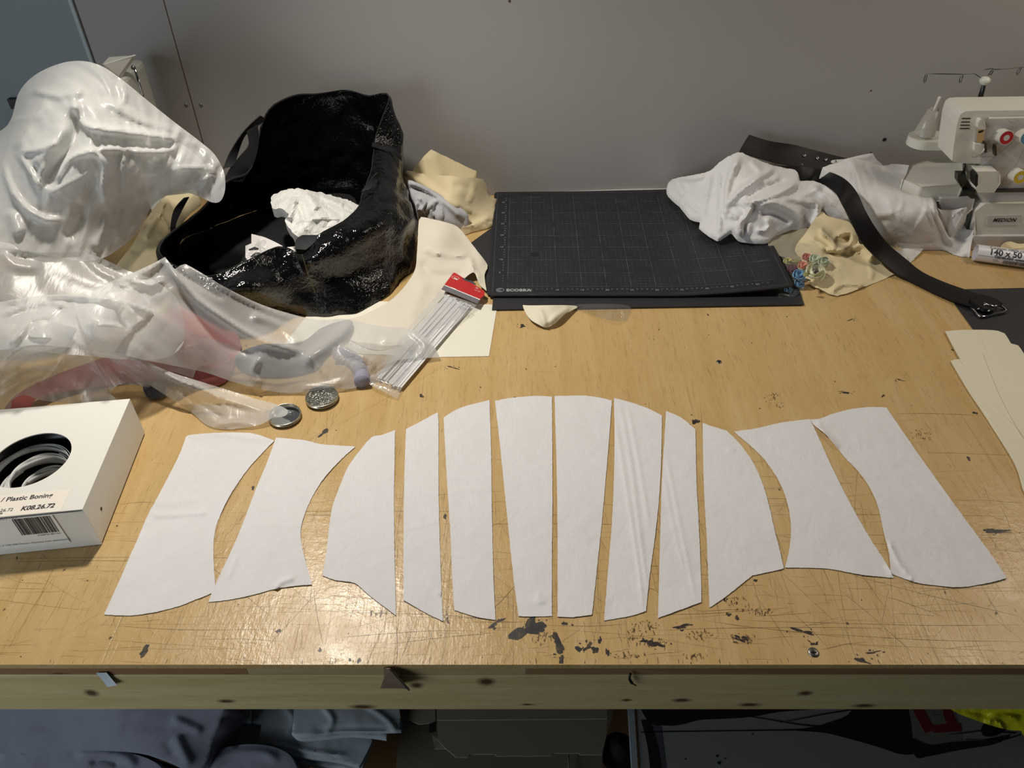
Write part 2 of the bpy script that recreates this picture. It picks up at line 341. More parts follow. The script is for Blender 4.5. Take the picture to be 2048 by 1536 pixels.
def top_marks():
    """ink spots, rubbed stains and knife cuts lying in the surface of the bench top: (mesh, material slots)"""
    rs = random.Random(21); V = []; F = []; I = []; z0 = T+.00006; zz = [0]
    def poly(P, k):
        n = len(V); zz[0] += 1; z = z0+(zz[0] % 97)*8e-7+k*4e-5
        V.extend((x, y, z) for x, y in P); F.append(tuple(range(n, n+len(P)))); I.append(k)
    def blob(cx, cy, rx, ry, rot, k, rough=.35):
        n = 26; ph = [rs.uniform(0, 6.28) for _ in range(5)]; am = [rs.uniform(.3, 1)*rough/(i+1.2) for i in range(5)]; P = []
        for q in range(n):
            a = 2*math.pi*q/n; m = 1+sum(am[i]*math.sin((i+2)*a+ph[i]) for i in range(5)); m *= rs.uniform(.93, 1.07)
            x, y = rx*m*math.cos(a), ry*m*math.sin(a); P.append((cx+x*math.cos(rot)-y*math.sin(rot), cy+x*math.sin(rot)+y*math.cos(rot)))
        poly(P, k)
    for b in BLOTS:
        p = at(b[0], b[1], 0); blob(p.x, p.y, b[2], b[3], b[4], 1, .45 if b[2] < .006 else .7)
        if b[2] > .004:
            for _ in range(5):
                a = rs.uniform(0, 6.28); r = rs.uniform(1.1, 2.2); s_ = rs.uniform(.0003, .0012); blob(p.x+b[2]*r*math.cos(a), p.y+b[3]*r*math.sin(a)*1.3, s_, s_*rs.uniform(.6, 2), rs.uniform(0, 3), 1)
    for b in SMUDGES:
        p = at(b[0], b[1], 0)
        for _ in range(int(14+b[2]*b[3]*9e4)):
            a = rs.uniform(0, 6.28); r = rs.random()**.6; w = rs.uniform(.0003, .0011); L = w*rs.uniform(.8, 3.5)
            blob(p.x+b[2]*r*math.cos(a), p.y+b[3]*r*math.sin(a), w, L, rs.gauss(0, .35)+b[4], rs.choice((2, 2, 3, 3)), .6)
    def cut(x0, y0, x1, y1, w, k=2, bend=0):
        d = Vector((x1-x0, y1-y0)); L = d.length; n_ = Vector((-d.y, d.x))/(L or 1); m = max(4, int(L/.02)); A = []; B = []
        ph = rs.uniform(0, 6)
        for q in range(m+1):
            s_ = q/m; c = Vector((x0, y0))+d*s_+n_*(bend*math.sin(math.pi*s_)+.0004*math.sin(s_*9+ph)); hw = w*.5*min(1, 5*s_+.15, 5*(1-s_)+.15)*rs.uniform(.5, 1.15)
            A.append(tuple(c+n_*hw)); B.append(tuple(c-n_*hw))
        for q in range(m): poly([A[q], A[q+1], B[q+1], B[q]], k)
    for c in CUTS:
        a = at(c[0], c[1], 0); b = at(c[2], c[3], 0); cut(a.x, a.y, b.x, b.y, (c[4] if len(c) > 4 else .0009)*.8, 2, rs.uniform(-.004, .004))
    # everyday cuts, thick along the working edge and thinning out towards the wall
    for _ in range(1150):
        y = FY+.005+abs(rs.gauss(0, .16)); x = rs.uniform(-1.1, 1.1)
        if y > 1.3: continue
        u = rs.random()
        if u < .42: a = rs.gauss(0, .05)
        elif u < .72: a = rs.gauss(math.pi/2, .10)
        else: a = rs.uniform(0, math.pi)
        L = min(.5, rs.expovariate(1/.055)+.008); x1, y1 = x+L*math.cos(a), y+L*math.sin(a)
        if y1 < FY+.001: continue
        cut(x, y, x1, y1, rs.uniform(.00022, .0006), rs.choice((2, 3, 3)), rs.gauss(0, L*.015))
    # fine nicks running with the grain over the whole top
    for _ in range(4200):
        x = rs.uniform(-1.35, 1.35); y = FY+.01+rs.random()**1.1*1.1; L = rs.uniform(.004, .03); a = math.pi/2+rs.gauss(.03, .05)
        cl = noise.noise(Vector((x*6, y*5, 2)))
        if cl < -.12: continue
        cut(x, y, x+L*math.cos(a), y+L*math.sin(a), rs.uniform(.0002, .0006), 3)
    for _ in range(240):
        x = rs.uniform(-1.3, 1.3); y = FY+.006+rs.random()**1.5*1.1; s_ = rs.uniform(.0005, .0016)
        blob(x, y, s_, s_*rs.uniform(.7, 2), rs.gauss(0, .4), rs.choice((1, 2, 2)), .5)
    # ticks and chips along the front edge
    for _ in range(90):
        x = rs.uniform(-1.0, 1.0); cut(x, FY+.0005, x+rs.gauss(0, .001), FY+rs.uniform(.003, .011), rs.uniform(.0005, .0014), rs.choice((1, 2, 2)))
    return V, F, I
def clear_mat(name, col, a, rough=.45):
    t = NT(name); b = t.pbsdf(col, rough); tr = t.n('ShaderNodeBsdfTransparent'); mx = t.n('ShaderNodeMixShader'); c = t.coord()
    t.put(mx.inputs[0], t.ramp(t.noise(c, 160, 3), .3, .6, a*.6, a)); t.t.links.new(tr.outputs[0], mx.inputs[1]); t.t.links.new(b, mx.inputs[2]); return t.fin(mx.outputs[0])
M['ink_spot'] = clear_mat('black_ink', rgb(38, 37, 42), .92); M['cut'] = clear_mat('dark_cut', rgb(56, 42, 32), .62); M['nick'] = clear_mat('brown_nick', rgb(96, 66, 36), .5)
M['top'] = wood_top()
def kx(px, py, Y=.484):
    p = atY(px, py, Y)-BENCH; return p
kn = [(kx(185,1384).x, kx(185,1384).z, .007, .007), (kx(456,1401).x, kx(456,1401).z, .009, .004), (kx(836,1369).x, kx(836,1369).z, .007, .006), (kx(976,1361).x, kx(976,1361).z, .009, .008), (kx(731,1412).x, kx(731,1412).z, .013, .005), (kx(1058,1408).x, kx(1058,1408).z, .007, .002), (kx(1367,1399).x, kx(1367,1399).z, .01, .004), (kx(1614,1385).x, kx(1614,1385).z, .008, .005), (kx(1503,1408).x, kx(1503,1408).z, .012, .004), (kx(1733,1410).x, kx(1733,1410).z, .012, .004), (kx(1255,1399).x, kx(1255,1399).z, .006, .003)]
M['apron'] = pine('pine_board', rgb(214, 196, 146), rgb(198, 178, 124), rgb(166, 140, 90), kn)
M['edge'] = pine('pine_edge_dark', rgb(156, 122, 84), rgb(136, 102, 68), rgb(100, 70, 44), [(kx(125,1350).x, kx(125,1350).z, .010, .004), (kx(465,1350).x, kx(465,1350).z, .007, .002)])
M['edge2'] = pine('pine_edge_pale', rgb(188, 168, 124), rgb(174, 152, 108), rgb(140, 114, 74))
M['wall'] = plain('painted_wall', rgb(168, 165, 162), .62, bs=.12, bd=.0006, bsc=90, var=.03, vsc=4)
M['wallb'] = plain('blue_grey_door_paint', rgb(132, 144, 150), .5, bs=.08, bd=.0006, bsc=60)
M['strip'] = plain('blue_grey_trim', rgb(168, 180, 184), .4)
M['gap'] = plain('panel_joint_brown', rgb(92, 66, 48), .8)
M['black'] = plain('matt_black', rgb(24, 24, 25), .5)
M['steel'] = plain('steel', (.55,.55,.53,1), .28, 1)
M['screw'] = plain('dull_screw_steel', (.25,.24,.22,1), .4, 1)
M['floor'] = plain('dark_floor', rgb(70, 62, 54), .7, var=.2, vsc=6)

# walls: the panel joint and the door edge come from the photo
sj = atY(326.7, 0, WY).x; sj2 = atY(405, 281, WY).x
dj = atY(191, 125, WY).x
add('wall_back', join(box(dj, (sj+sj2)/2-.0012, WY, WY+.02, 0, 2.6), box((sj+sj2)/2+.0012, 3.2, WY, WY+.02, 0, 2.6), box(sj2-.004, sj2+.004, WY+.006, WY+.03, 0, 2.6)), M['wall'], kind='structure', smooth=False)
add('trim_1', box((sj+sj2)/2-.0013, (sj+sj2)/2+.0013, WY+.0004, WY+.006, 0, 2.6), M['gap'], kind='structure', smooth=False)
dw = thing('door_1', (dj-.5, WY, 0), None, None, kind='structure')
e0 = atY(135, 0, WY-.004); e1 = atY(175, 120, WY-.004); ex = (e0.x+e1.x)/2
add('panel', box(-2.6, ex, WY+.004, WY+.03, 0, 2.6), M['wallb'], dw, smooth=False)
add('edge_strip', join(box(ex+.0015, dj-.0015, WY-.006, WY+.03, 0, 2.6)), M['strip'], dw, smooth=False, bevel=.0015)
lp = atY(30, 208, WY-.006)
add('latch_plate', join(box(lp.x-.013, lp.x+.012, WY-.008, WY+.005, lp.z-.011, lp.z+.011)), M['black'], dw, smooth=False, bevel=.001)
for (x, y, r, m_) in [(372,211,.004,'screw'),(402,211,.004,'screw'),(1769,279,.0045,'black'),(1742,306,.003,'black'),(1742,181,.0018,'gap'),(1019,2,.0028,'gap')]:
    p = atY(x, y, WY)
    add('wall_screw' if m_ == 'screw' else 'screw_hole', lathe([(0,.0012),(r*.25,.0012),(r*.3,.0004),(r*.45,.0012),(r*.8,.0014),(r,.0002)], p+Vector((0,.0001,0)), (0,-1,0), 16), M[m_], kind='structure')
add('floor', box(-3.2, 3.2, -1.6, 1.75, -.05, 0), M['floor'], kind='structure', smooth=False)

# bench
bench = thing('workbench', tuple(BENCH), 'long scratched plywood workbench with ink stained top and pine front beam', 'workbench')
FY = .484
def toppoly():
    V, F = box(-2.05, 1.9, FY, WY-.002, T-.009, T); return V, F
mv, mf, mi = top_marks(); tv, tf = toppoly()
top = add('table_top', join((tv, tf), (mv, mf)), M['top'], bench, smooth=False)
for k in ('ink_spot', 'cut', 'nick'): top.data.materials.append(M[k])
top.data.polygons.foreach_set('material_index', [0]*6+mi)
xs = atY(495, 1345, FY).x; xs2 = atY(1052, 1345, FY).x
zA = atY(1024, 1350, FY).z; zB = atY(1024, 1419, FY).z
for nm, a, b, mt, lb in [('edge_strip', -2.05, xs, 'edge', 'dark pine edge strip at the left'), ('edge_strip', xs, xs2, 'edge2', 'pale pine edge strip in the middle'), ('edge_strip', xs2, 1.9, 'edge', 'dark pine edge strip at the right')]:
    add(nm, box(a, b, FY+.0008, FY+.03, zA, T-.0091), M[mt], bench, smooth=False, label=lb, bevel=.0006)
add('front_beam', box(-2.05, 1.9, FY-.0005, FY+.045, zB, zA-.0005), M['apron'], bench, smooth=False, bevel=.0025)
add('back_beam', box(-2.05, 1.9, WY-.07, WY-.03, zB, T-.0092), M['apron'], bench, smooth=False, bevel=.002)
for x in (-1.95, 1.75):
    for y in (FY+.046, WY-.14): add('leg', box(x, x+.07, y, y+.068, 0, T-.0093), M['apron'], bench, smooth=False, bevel=.003)
SH = .42
add('lower_shelf', box(-1.88, 1.75, FY+.03, WY-.16, SH-.018, SH), plain('shelf_board', rgb(120, 92, 54), .6, var=.2, vsc=12), bench, smooth=False)
for px, py in [(1627,1305),(1438,724)]:
    p = at(px, py, 0)
    r = .0066 if py > 1000 else .0046
    sc = add('screw', join(lathe([(0,.0002),(r*.2,.0002),(r*.95,.0012),(r,.0006),(r*1.05,.0)], p, (0,0,1), 20)), M['screw'], bench)
    add('screw_slot', join(box(p.x-r*.55, p.x+r*.55, p.y-r*.1, p.y+r*.1, T+.0009, T+.0014), box(p.x-r*.1, p.x+r*.1, p.y-r*.55, p.y+r*.55, T+.0009, T+.0014)), M['black'], bench, smooth=False)
# ================================================================ FLAT PIECES ON THE BENCH
M['calico'] = fabric('white_calico', rgb(228, 226, 227), .05, 1.6, .55, grain=.5, wsc=16)
M['shirt'] = fabric('white_cotton', rgb(234, 232, 231), .02, .6, .9, trans=.10, grain=.12, wsc=22)
M['cream'] = fabric('cream_calico', rgb(236, 220, 178), .03, .5, .3, trans=.12, grain=.15)
M['greyjersey'] = fabric('pale_grey_jersey', rgb(190, 190, 194), .03, .4, .3)
M['ecru'] = fabric('ecru_twill', rgb(222, 214, 198), .03, .4, .2)
M['card'] = plain('ivory_card', rgb(236, 232, 216), .55, bs=.05, bsc=300, var=.02)
M['cardw'] = plain('white_card', rgb(232, 230, 222), .5, bs=.05, bsc=300, var=.02, vsc=9)
M['paper'] = plain('pattern_paper', rgb(226, 219, 195), .6, bs=.08, bsc=160, var=.02, vsc=7)
M['blackboard'] = plain('black_board', rgb(43, 42, 46), .55, bs=.1, bsc=400)
PIECES = [
 ('wide leftmost piece with a raised crease on its left edge',
  [(372,873,1),(386,869),(449,865),(506,867),(549,881,1),(517,914),(492,943),(461,989),(442,1027),(431,1058),(427,1093),(428,1139),(432,1183,1),(399,1196),(355,1213),(305,1225),(258,1231),(208,1229,1),(233,1174),(274,1080),(297,1027),(314,996),(355,917)],
  [([(300,1030),(345,1030),(420,1024)],5,.003),([(372,873),(440,866),(549,881)],8,.003),([(300,1005),(400,1000)],7,.0015)], .0008),
 ('second piece from the left, concave right side, wavy lower edge',
  [(552,875,1),(605,880),(642,888),(680,891),(711,893,1),(680,921),(649,955),(627,989),(611,1024),(602,1055),(602,1083),(608,1111),(616,1139),(624,1169,1),(586,1172),(549,1178),(508,1189),(461,1199),(416,1204,1),(433,1164),(452,1124),(480,1061),(511,980),(533,927)],
  [([(552,1182),(560,1166),(590,1155)],5,.004),([(505,1046),(560,1050),(605,1052)],3,.0012,'s'),([(455,1160),(475,1110)],4,.002)], .0008),
 ('third piece from the left, curved left side, stepped lower edge',
  [(744,874),(763,870),(790,860,1),(789,930),(788,993),(789,1100),(792,1231,1),(757,1205),(732,1185),(709,1166),(671,1160),(645,1151,1),(652,1108),(658,1057),(665,1012),(679,974),(696,934),(722,898)],
  [([(680,974),(740,973),(786,969)],2,.001,'s')], .0005),
 ('narrow fourth piece from the left, pointed at bottom right',
  [(812,858,1),(837,845),(874,825,1),(877,838),(877,929),(878,1025),(882,1153),(886,1242,1),(856,1228),(807,1200,1),(807,1089),(808,977)],
  [([(808,1061),(840,1052),(876,1042)],2,.0015,'s'),([(870,1185),(884,1188)],4,.0015)], .0006),
 ('fifth piece from the left, creases across its middle',
  [(887,835,1),(913,819),(939,810),(979,800,1),(982,898),(984,1025),(987,1153),(991,1240,1),(955,1234),(909,1220,1),(905,1169),(901,1073),(893,945)],
  [([(893,957),(938,955),(982,957)],1.6,.001,'s'),([(896,985),(938,978),(982,985)],3,.001),([(897,1003),(938,1005),(982,1006)],1.6,.0012,'s')], .0006),
 ('left one of the central pair, pinched dent near its foot',
  [(990,802,1),(1012,797),(1066,792),(1104,793,1),(1105,993),(1104,1100),(1104,1232,1),(1066,1233),(1037,1232,1),(1025,1137),(1012,1009),(999,882)],
  [([(1070,1195),(1078,1205),(1090,1202)],4,.0025,'s'),([(1076,1185),(1080,1204)],3,.002,'s')], .0006),
 ('right one of the central pair, straight left side',
  [(1109,792,1),(1162,791),(1194,794),(1224,801,1),(1216,904),(1204,1041),(1194,1137),(1184,1229,1),(1146,1234),(1115,1233,1),(1115,1057),(1113,930)],
  [([(1190,810),(1224,818)],3,.001,'s')], .0006),
 ('piece right of the central pair with sharp lengthwise creases',
  [(1228,796,1),(1256,803),(1292,815),(1324,831,1),(1322,929),(1317,1009),(1308,1089),(1300,1146),(1292,1222,1),(1260,1232),(1208,1241,1),(1215,1153),(1225,1025),(1229,898)],
  [([(1238,800),(1262,930),(1284,1100),(1296,1190)],2.2,.0028,'s'),([(1246,803),(1270,930),(1292,1090),(1298,1150)],1.8,-.0012,'s'),([(1229,830),(1250,960),(1278,1140),(1286,1226)],2.2,.0028,'s'),([(1254,806),(1278,930),(1300,1060)],2.5,.0018)], .0005),
 ('narrow fourth piece from the right with one slanting crease',
  [(1332,822,1),(1362,835),(1391,859,1),(1393,961),(1398,1057),(1402,1153),(1403,1204,1),(1365,1218),(1316,1236,1),(1320,1089),(1324,961)],
  [([(1330,900),(1346,980),(1362,1060),(1392,1205)],2,.0022,'s'),([(1326,940),(1348,1060),(1372,1150)],3,.001)], .0005),
 ('third piece from the right, curved right side, stepped lower edge',
  [(1405,846,1),(1429,854),(1453,861,1),(1480,888),(1505,923),(1524,964),(1537,1006),(1550,1063),(1560,1102),(1568,1137,1),(1547,1142),(1505,1151,1),(1477,1173),(1448,1196),(1419,1215,1),(1414,1089),(1408,977)],
  [([(1452,898),(1462,902),(1470,898)],4,.002,'s')], .0005),
 ('second piece from the right with a concave left side',
  [(1468,863,1),(1515,856),(1563,845),(1620,838,1),(1636,872),(1665,936),(1697,1000),(1738,1073),(1773,1127),(1788,1156,1),(1722,1149),(1652,1137),(1570,1135,1),(1579,1095),(1582,1051),(1575,1006),(1559,964),(1537,929),(1515,904)],
  [([(1772,1128),(1788,1150)],5,.003)], .0005),
 ('wide rightmost piece with creased corners on its left side',
  [(1621,839,1),(1640,837),(1667,827),(1704,818),(1742,814),(1773,815,1),(1818,881),(1874,960),(1931,1039),(1976,1100),(2014,1156,1),(1976,1166),(1923,1174),(1874,1171),(1829,1164),(1782,1147,1),(1778,1107),(1768,1066),(1757,1016),(1742,979),(1719,945),(1693,918),(1678,900),(1652,869),(1627,849)],
  [([(1634,838),(1650,868),(1676,899)],3,.004,'s'),([(1776,1080),(1800,1130),(1832,1166)],3,.005,'s'),([(1785,1080),(1815,1130),(1840,1160)],3,-.001),([(1627,849),(1652,869),(1678,900)],5,.004)], .0008)]
for i, (lb, ol, rd, am) in enumerate(PIECES):
    VF = sheet(ol, [(1000,1000,.0016)], 4.5, rd, am*1.3, 22, 'n', jag=.18, seed=i, floor=.0012)
    add('corset_cloth', VF, M['calico'], label='white corset cloth, '+lb, cat='fabric piece', group='white cloth corset pieces laid out in a fan', thick=.0005, off=1)

# ---------------------------------------------------------------- cream paper patterns at the right
PAT = [([(1890,663,1),(1921,660),(1972,660),(1996,662),(2009,667),(2021,686,1),(2075,735),(2130,800),(2160,880,1),(2090,900,1),(1985,810),(1930,735)], .0032, 'broad cream paper pattern lowest at the right edge, with a square top edge'),
 ([(1901,722,1),(1925,718),(1960,735),(2040,790),(2110,900),(2150,1010,1),(2060,1000),(2030,930),(1975,840),(1935,780)], .0020, 'cream paper pattern sticking out leftmost from the stack'),
 ([(1919,711,1),(1960,716),(2040,770),(2120,880),(2170,1000,1),(2064,985),(2035,935),(1985,850),(1945,770)], .0026, 'cream paper pattern just above the leftmost one in the stack'),
 ([(1961,674,1),(1990,678),(2005,684),(2021,687),(2036,691),(2041,697,1),(2090,780),(2150,930,1),(2080,900),(2030,820),(1990,740)], .0040, 'narrow cream paper pattern with a pointed top left corner'),
 ([(1966,706,1),(2000,709),(2050,712),(2100,740),(2150,840,1),(2160,930),(2080,905),(2040,862),(2000,790)], .0047, 'topmost cream paper pattern in the stack at the right edge')]
for ol, h, lb in PAT:
    add('paper_pattern', sheet(ol, [(2000,800,h)], 14, (), .0004, 8, seed=h*1000, jag=0), M['paper'], label=lb, cat='paper pattern', group='cream paper patterns stacked by the black board', thick=.0004, off=-1)
# black boards
def slab(pts, h0, h1): return extrude([at(x, y, h0) for x, y in pts], (0, 0, h1-h0))
add('black_card', slab([(1888,580),(2200,573),(2230,760),(1975,700),(1946,659)], .0008, .0018), M['blackboard'], label='black card lying on the bench at the right under the belt buckle', cat='card', smooth=False)

# ---------------------------------------------------------------- boards and papers under and beside the cutting mat
add('backing_board', slab([(984,621),(1607,611),(1540,400),(1004,402)], .0018, .0046), M['blackboard'], label='thin black backing board under the grid cutting mat', cat='board', smooth=False)
add('black_card', slab([(930,495),(985,455),(1040,455),(1040,590),(975,590),(962,560)], .0050, .0062), M['blackboard'], label='black card corner poking out left of the cutting mat', cat='card', smooth=False)
add('white_card', slab([(640,600),(995,610),(978,713),(870,715),(560,700)], .0003, .0013), M['card'], label='ivory card lying flat left of the mat under the cable tie packet', cat='card', smooth=False)

# ---------------------------------------------------------------- cutting mat (curling up at its front right corner and at the back)
ML = at(975, 607, 0); ML = Vector((ML.x+.001, ML.y+.012, 0)); MW, MH = .604, .435
def matz(u, v):
    x, y = u/MW, v/MH
    z = .0066 + .020*max(0, x-.62)**1.6*3.0*(1-y)**.8*1.5 + .018*max(0, x-.25)*y**3 + .0012*math.sin(x*7)*y
    return z + .004
def matp(u, v, dz=0):
    a = .012; x = ML.x + u*math.cos(a) + v*math.sin(a); y = ML.y - u*math.sin(a)*0 + v*math.cos(a) + .008*max(0, u/MW-.62)*2
    return Vector((x, y, T+matz(u, v)+dz))
def matmesh():
    nx, ny = 60, 44; V = []; UV = []; F = []; rc = .008
    for j in range(ny+1):
        for i in range(nx+1):
            u, v = i/nx*MW, j/ny*MH
            V.append(matp(u, v)); UV.append((u, v))
    # rounded corners
    for (ci, cj) in ((0,0),(nx,0),(0,ny),(nx,ny)):
        k = cj*(nx+1)+ci; u, v = UV[k]; u += rc*.3*(1 if ci == 0 else -1); v += rc*.3*(1 if cj == 0 else -1); V[k] = matp(u, v); UV[k] = (u, v)
    for j in range(ny):
        for i in range(nx): a = j*(nx+1)+i; F.append((a, a+1, a+nx+2, a+nx+1))
    return V, F, UV
G0 = (.038, .032); NXC, NYC = 54, 38
def mat_material():
    t = NT('grid_mat'); uv = t.n('ShaderNodeUVMap').outputs[0]; s = t.n('ShaderNodeSeparateXYZ'); t.put(s.inputs[0], uv)
    def lines(v, o, step, w):
        a = t.math('SUBTRACT', v, o-step*200); m = t.math('PINGPONG', a, step/2); return t.math('LESS_THAN', m, w/2)
    u, v = s.outputs[0], s.outputs[1]
    g1 = t.math('MAXIMUM', lines(u, G0[0], .01, .0004), lines(v, G0[1], .01, .0004)); g5 = t.math('MAXIMUM', lines(u, G0[0], .05, .0008), lines(v, G0[1], .05, .0008))
    h = t.math('MAXIMUM', lines(u, G0[0]+.005, .01, .00018), lines(v, G0[1]+.005, .01, .00018))
    def rng(x, a, b): return t.math('MULTIPLY', t.math('GREATER_THAN', x, a), t.math('LESS_THAN', x, b))
    ins = t.math('MULTIPLY', rng(u, G0[0]-.0005, G0[0]+NXC*.01+.0005), rng(v, G0[1]-.0005, G0[1]+NYC*.01+.0005))
    f = t.math('MULTIPLY', t.math('MAXIMUM', t.math('MULTIPLY', t.math('MAXIMUM', g1, t.math('MULTIPLY', h, .45)), .42), t.math('MULTIPLY', g5, .62)), ins)
    # frame line near the rim
    fr = t.math('SUBTRACT', rng(u, .008, MW-.008), rng(u, .0088, MW-.0088)); fr2 = t.math('SUBTRACT', rng(v, .008, MH-.008), rng(v, .0088, MH-.0088))
    fr = t.math('MAXIMUM', t.math('MULTIPLY', fr, rng(v, .008, MH-.008)), t.math('MULTIPLY', fr2, rng(u, .008, MW-.008))); f = t.math('MAXIMUM', f, t.math('MULTIPLY', fr, .5))
    wear = t.ramp(t.noise(uv, 30, 4, .6), .32, .6); f = t.math('MULTIPLY', f, wear)
    col = t.mix(f, rgb(33, 34, 37), rgb(118, 120, 124))
    for k, (rot, sc) in enumerate([(.3, 30), (-.8, 34), (1.3, 26), (.02, 40)]):
        n = t.noise(t.mapping(uv, loc=(k*2.1, k, 0), rot=(0,0,rot), sc=(.06, 1, 1)), sc*2, 2); gate = t.ramp(t.noise(t.mapping(uv, loc=(k*3, 1, 0)), 7, 2), .5, .6)
        col = t.mix(t.math('MULTIPLY', t.math('MULTIPLY', t.ramp(n, .735, .75), gate), .5), col, rgb(128, 130, 132))
    for (a, b, w, h_) in [(.095, .152, .009, .008), (.058, .165, .009, .0018)]:
        col = t.mix(t.math('MULTIPLY', rng(u, a-w, a+w), rng(v, b-h_, b+h_)), col, rgb(22, 23, 25))
    return t.fin(t.pbsdf(col, .48, 0, t.bump(t.noise(uv, 700, 2), .25, .0003)))
M['mat'] = mat_material(); M['matink'] = plain('mat_print', rgb(150, 152, 156), .5)
mt = thing('cutting_mat', (ML.x+MW/2, ML.y+MH/2, T+.0048), 'large black cutting mat with grey centimetre grid lying against the back wall', 'cutting mat')
v_, f_, uv_ = matmesh()
add('mat_sheet', (v_, f_), M['mat'], mt, uv=uv_, thick=.003, off=-1)
parts = []
def matfn(u0, v0, rot=0, dz=.0004):
    def f(p):
        if rot: return matp(u0-p.y, v0+p.x, dz)
        return matp(u0+p.x, v0+p.y, dz)
    return f
for k in range(1, 53):
    s = str(k); big = k % 5 == 0; parts.append(text(s, .0078 if big else .004, 0*Vector(), (1,0,0), (0,1,0), 0, matfn(G0[0]+k*.01-(.004 if big else .0015), G0[1]-.011-(.004 if big else 0))))
add('scale_numbers', join(*parts), M['matink'], mt, smooth=False, label='grey centimetre numbers along the front edge'); parts = []
for k in range(1, 38):
    s = str(k); big = k % 5 == 0; parts.append(text(s, .0078 if big else .004, 0*Vector(), (1,0,0), (0,1,0), 0, matfn(G0[0]-(.019 if big else .011), G0[1]+k*.01-.002)))
add('scale_numbers', join(*parts), M['matink'], mt, smooth=False, label='grey centimetre numbers up the left edge')
lg = [text('ECOBRA', .0118, 0*Vector(), (1,0,0), (0,1,0), .0008, matfn(.036, .0145), space=1.12)]
for r0, a0, a1 in [(.0072, 0, 6.28), (.0052, .8, 5.5), (.0028, .8, 5.5)]:
    n = 28; V = []; F = []
    for i in range(n+1):
        a = a0+(a1-a0)*i/n
        for r in (r0, r0-.0009): V.append(matp(.0235+r*math.cos(a)*1.1, .019+r*math.sin(a), .0004))
    F = [(2*i, 2*i+2, 2*i+3, 2*i+1) for i in range(n)]; lg.append((V, F))
add('maker_mark', join(*lg), M['matink'], mt, smooth=False, label='grey ECOBRA lettering with ring mark in the front left corner')
# rim of a paper sheet standing between mat and wall
sb = atY(998, 394, WY-.006); 
add('white_card', extrude([(sb.x, WY-.004, T), (.52, WY-.004, T), (.52, WY-.004, T+.020), (.30, WY-.004, T+.017), (sb.x, WY-.004, T+.004)], (0, .0025, 0)), M['cardw'], label='white card edge standing behind the cutting mat against the wall', cat='card', smooth=False)

# ---------------------------------------------------------------- box of boning
b0 = at(205, 1088, 0); b1 = at(291, 867, 0); ax = Vector((-.9933, -.1155, 0)); ay = Vector((-ax.y, ax.x, 0)) * -1
ay = Vector((.1155*-1, .9933, 0)); ay = (Vector((b1.x-b0.x, b1.y-b0.y, 0))).normalized(); ax = Vector((-.9915, -.130, 0)).normalized()
BD = (b1-b0).length; BW = .27; BH = .0765
bx = thing('storage_box', tuple(b0+ax*BW/2+ay*BD/2), 'white cardboard box with a round window and plastic boning inside at the left edge', 'box')
def bp(u, v, h): p = b0+ax*u+ay*v; return Vector((p.x, p.y, T+h))
def wallbox():
    th = .0016; P = []
    def brick(u0, u1, v0, v1, h0, h1):
        V = [bp(u, v, h) for u in (u0, u1) for v in (v0, v1) for h in (h0, h1)]; return V, [(0,1,3,2),(4,6,7,5),(0,4,5,1),(2,3,7,6),(0,2,6,4),(1,5,7,3)]
    P += [ brick(0, th, 0, BD, .0028, BH-.0012), brick(BW-th, BW, 0, BD, .0028, BH-.0012), brick(th, BW-th, BD-th, BD, .0028, BH-.0012)]
    return join(*P), brick
wb, brick = wallbox(); M['browncard'] = plain('brown_inner_card', rgb(84, 68, 56), .8)
add('box_floor', brick(.0017, BW-.0017, .0002, BD-.0017, .0012, .0028), M['browncard'], bx, smooth=False)
add('box_body', wb, M['cardw'], bx, smooth=False, bevel=.0005)
add('front_flap', brick(.0, BW, -.0012, .0006, .0006, BH-.003), M['cardw'], bx, smooth=False, bevel=.0004)
# lid with round window
HC = None; hc = at(140.5, 894, BH); rel = hc-b0; 
cxy = at(56, 914, BH); HR = .0535; cu, cv = (cxy-b0).dot(ax), (cxy-b0).dot(ay)
def lidmesh():
    n = 64; o = []; i_ = []
    for k in range(n):
        a = 2*math.pi*k/n; c, s = math.cos(a), math.sin(a)
        i_.append((cu+HR*c, cv+HR*s))
        sx = 1e9
        if c > 1e-6: sx = min(sx, (BW-cu)/c)
        if c < -1e-6: sx = min(sx, -cu/c)
        if s > 1e-6: sx = min(sx, (BD-cv)/s)
        if s < -1e-6: sx = min(sx, -cv/s)
        o.append((cu+sx*c, cv+sx*s))
    for cor in ((0,0),(BW,0),(0,BD),(BW,BD)):
        k = min(range(n), key=lambda q: (o[q][0]-cor[0])**2+(o[q][1]-cor[1])**2); o[k] = cor
    V = [bp(u, v, BH) for u, v in o]+[bp(u, v, BH) for u, v in i_]+[bp(u, v, BH-.0016) for u, v in o]+[bp(u, v, BH-.0016) for u, v in i_]; F = []
    for k in range(n):
        q = (k+1) % n; F += [(k, q, q+n, k+n), (2*n+q, 2*n+k, 3*n+k, 3*n+q), (k+n, q+n, q+3*n, k+3*n), (q, k, k+2*n, q+2*n)]
    return V, F
add('lid', lidmesh(), M['cardw'], bx, smooth=False, label='lid with a round window')
add('tuck_flap', (lambda Z: extrude([bp(u, -.0014, h) for u, h in Z], -ay*-.001))([(.0, .004), (.0, BH-.008), (.004, BH-.004), (.02, BH-.0035), (.026, BH-.006), (.018, BH-.012), (.006, BH-.03)]), M['cardw'], bx, smooth=False)
add('side_hole', lathe([(0,0),(.0022,0),(.0028,.0001)], bp(-.0003, .034, .036), tuple(-ax), 16), M['gap'], bx)
M['ink'] = plain('printed_ink', rgb(52, 50, 58), .6); M['label'] = plain('sticker', rgb(242, 234, 222), .5, var=.01)
M['labelf'] = plain('sticker_front', rgb(236, 236, 232), .5)
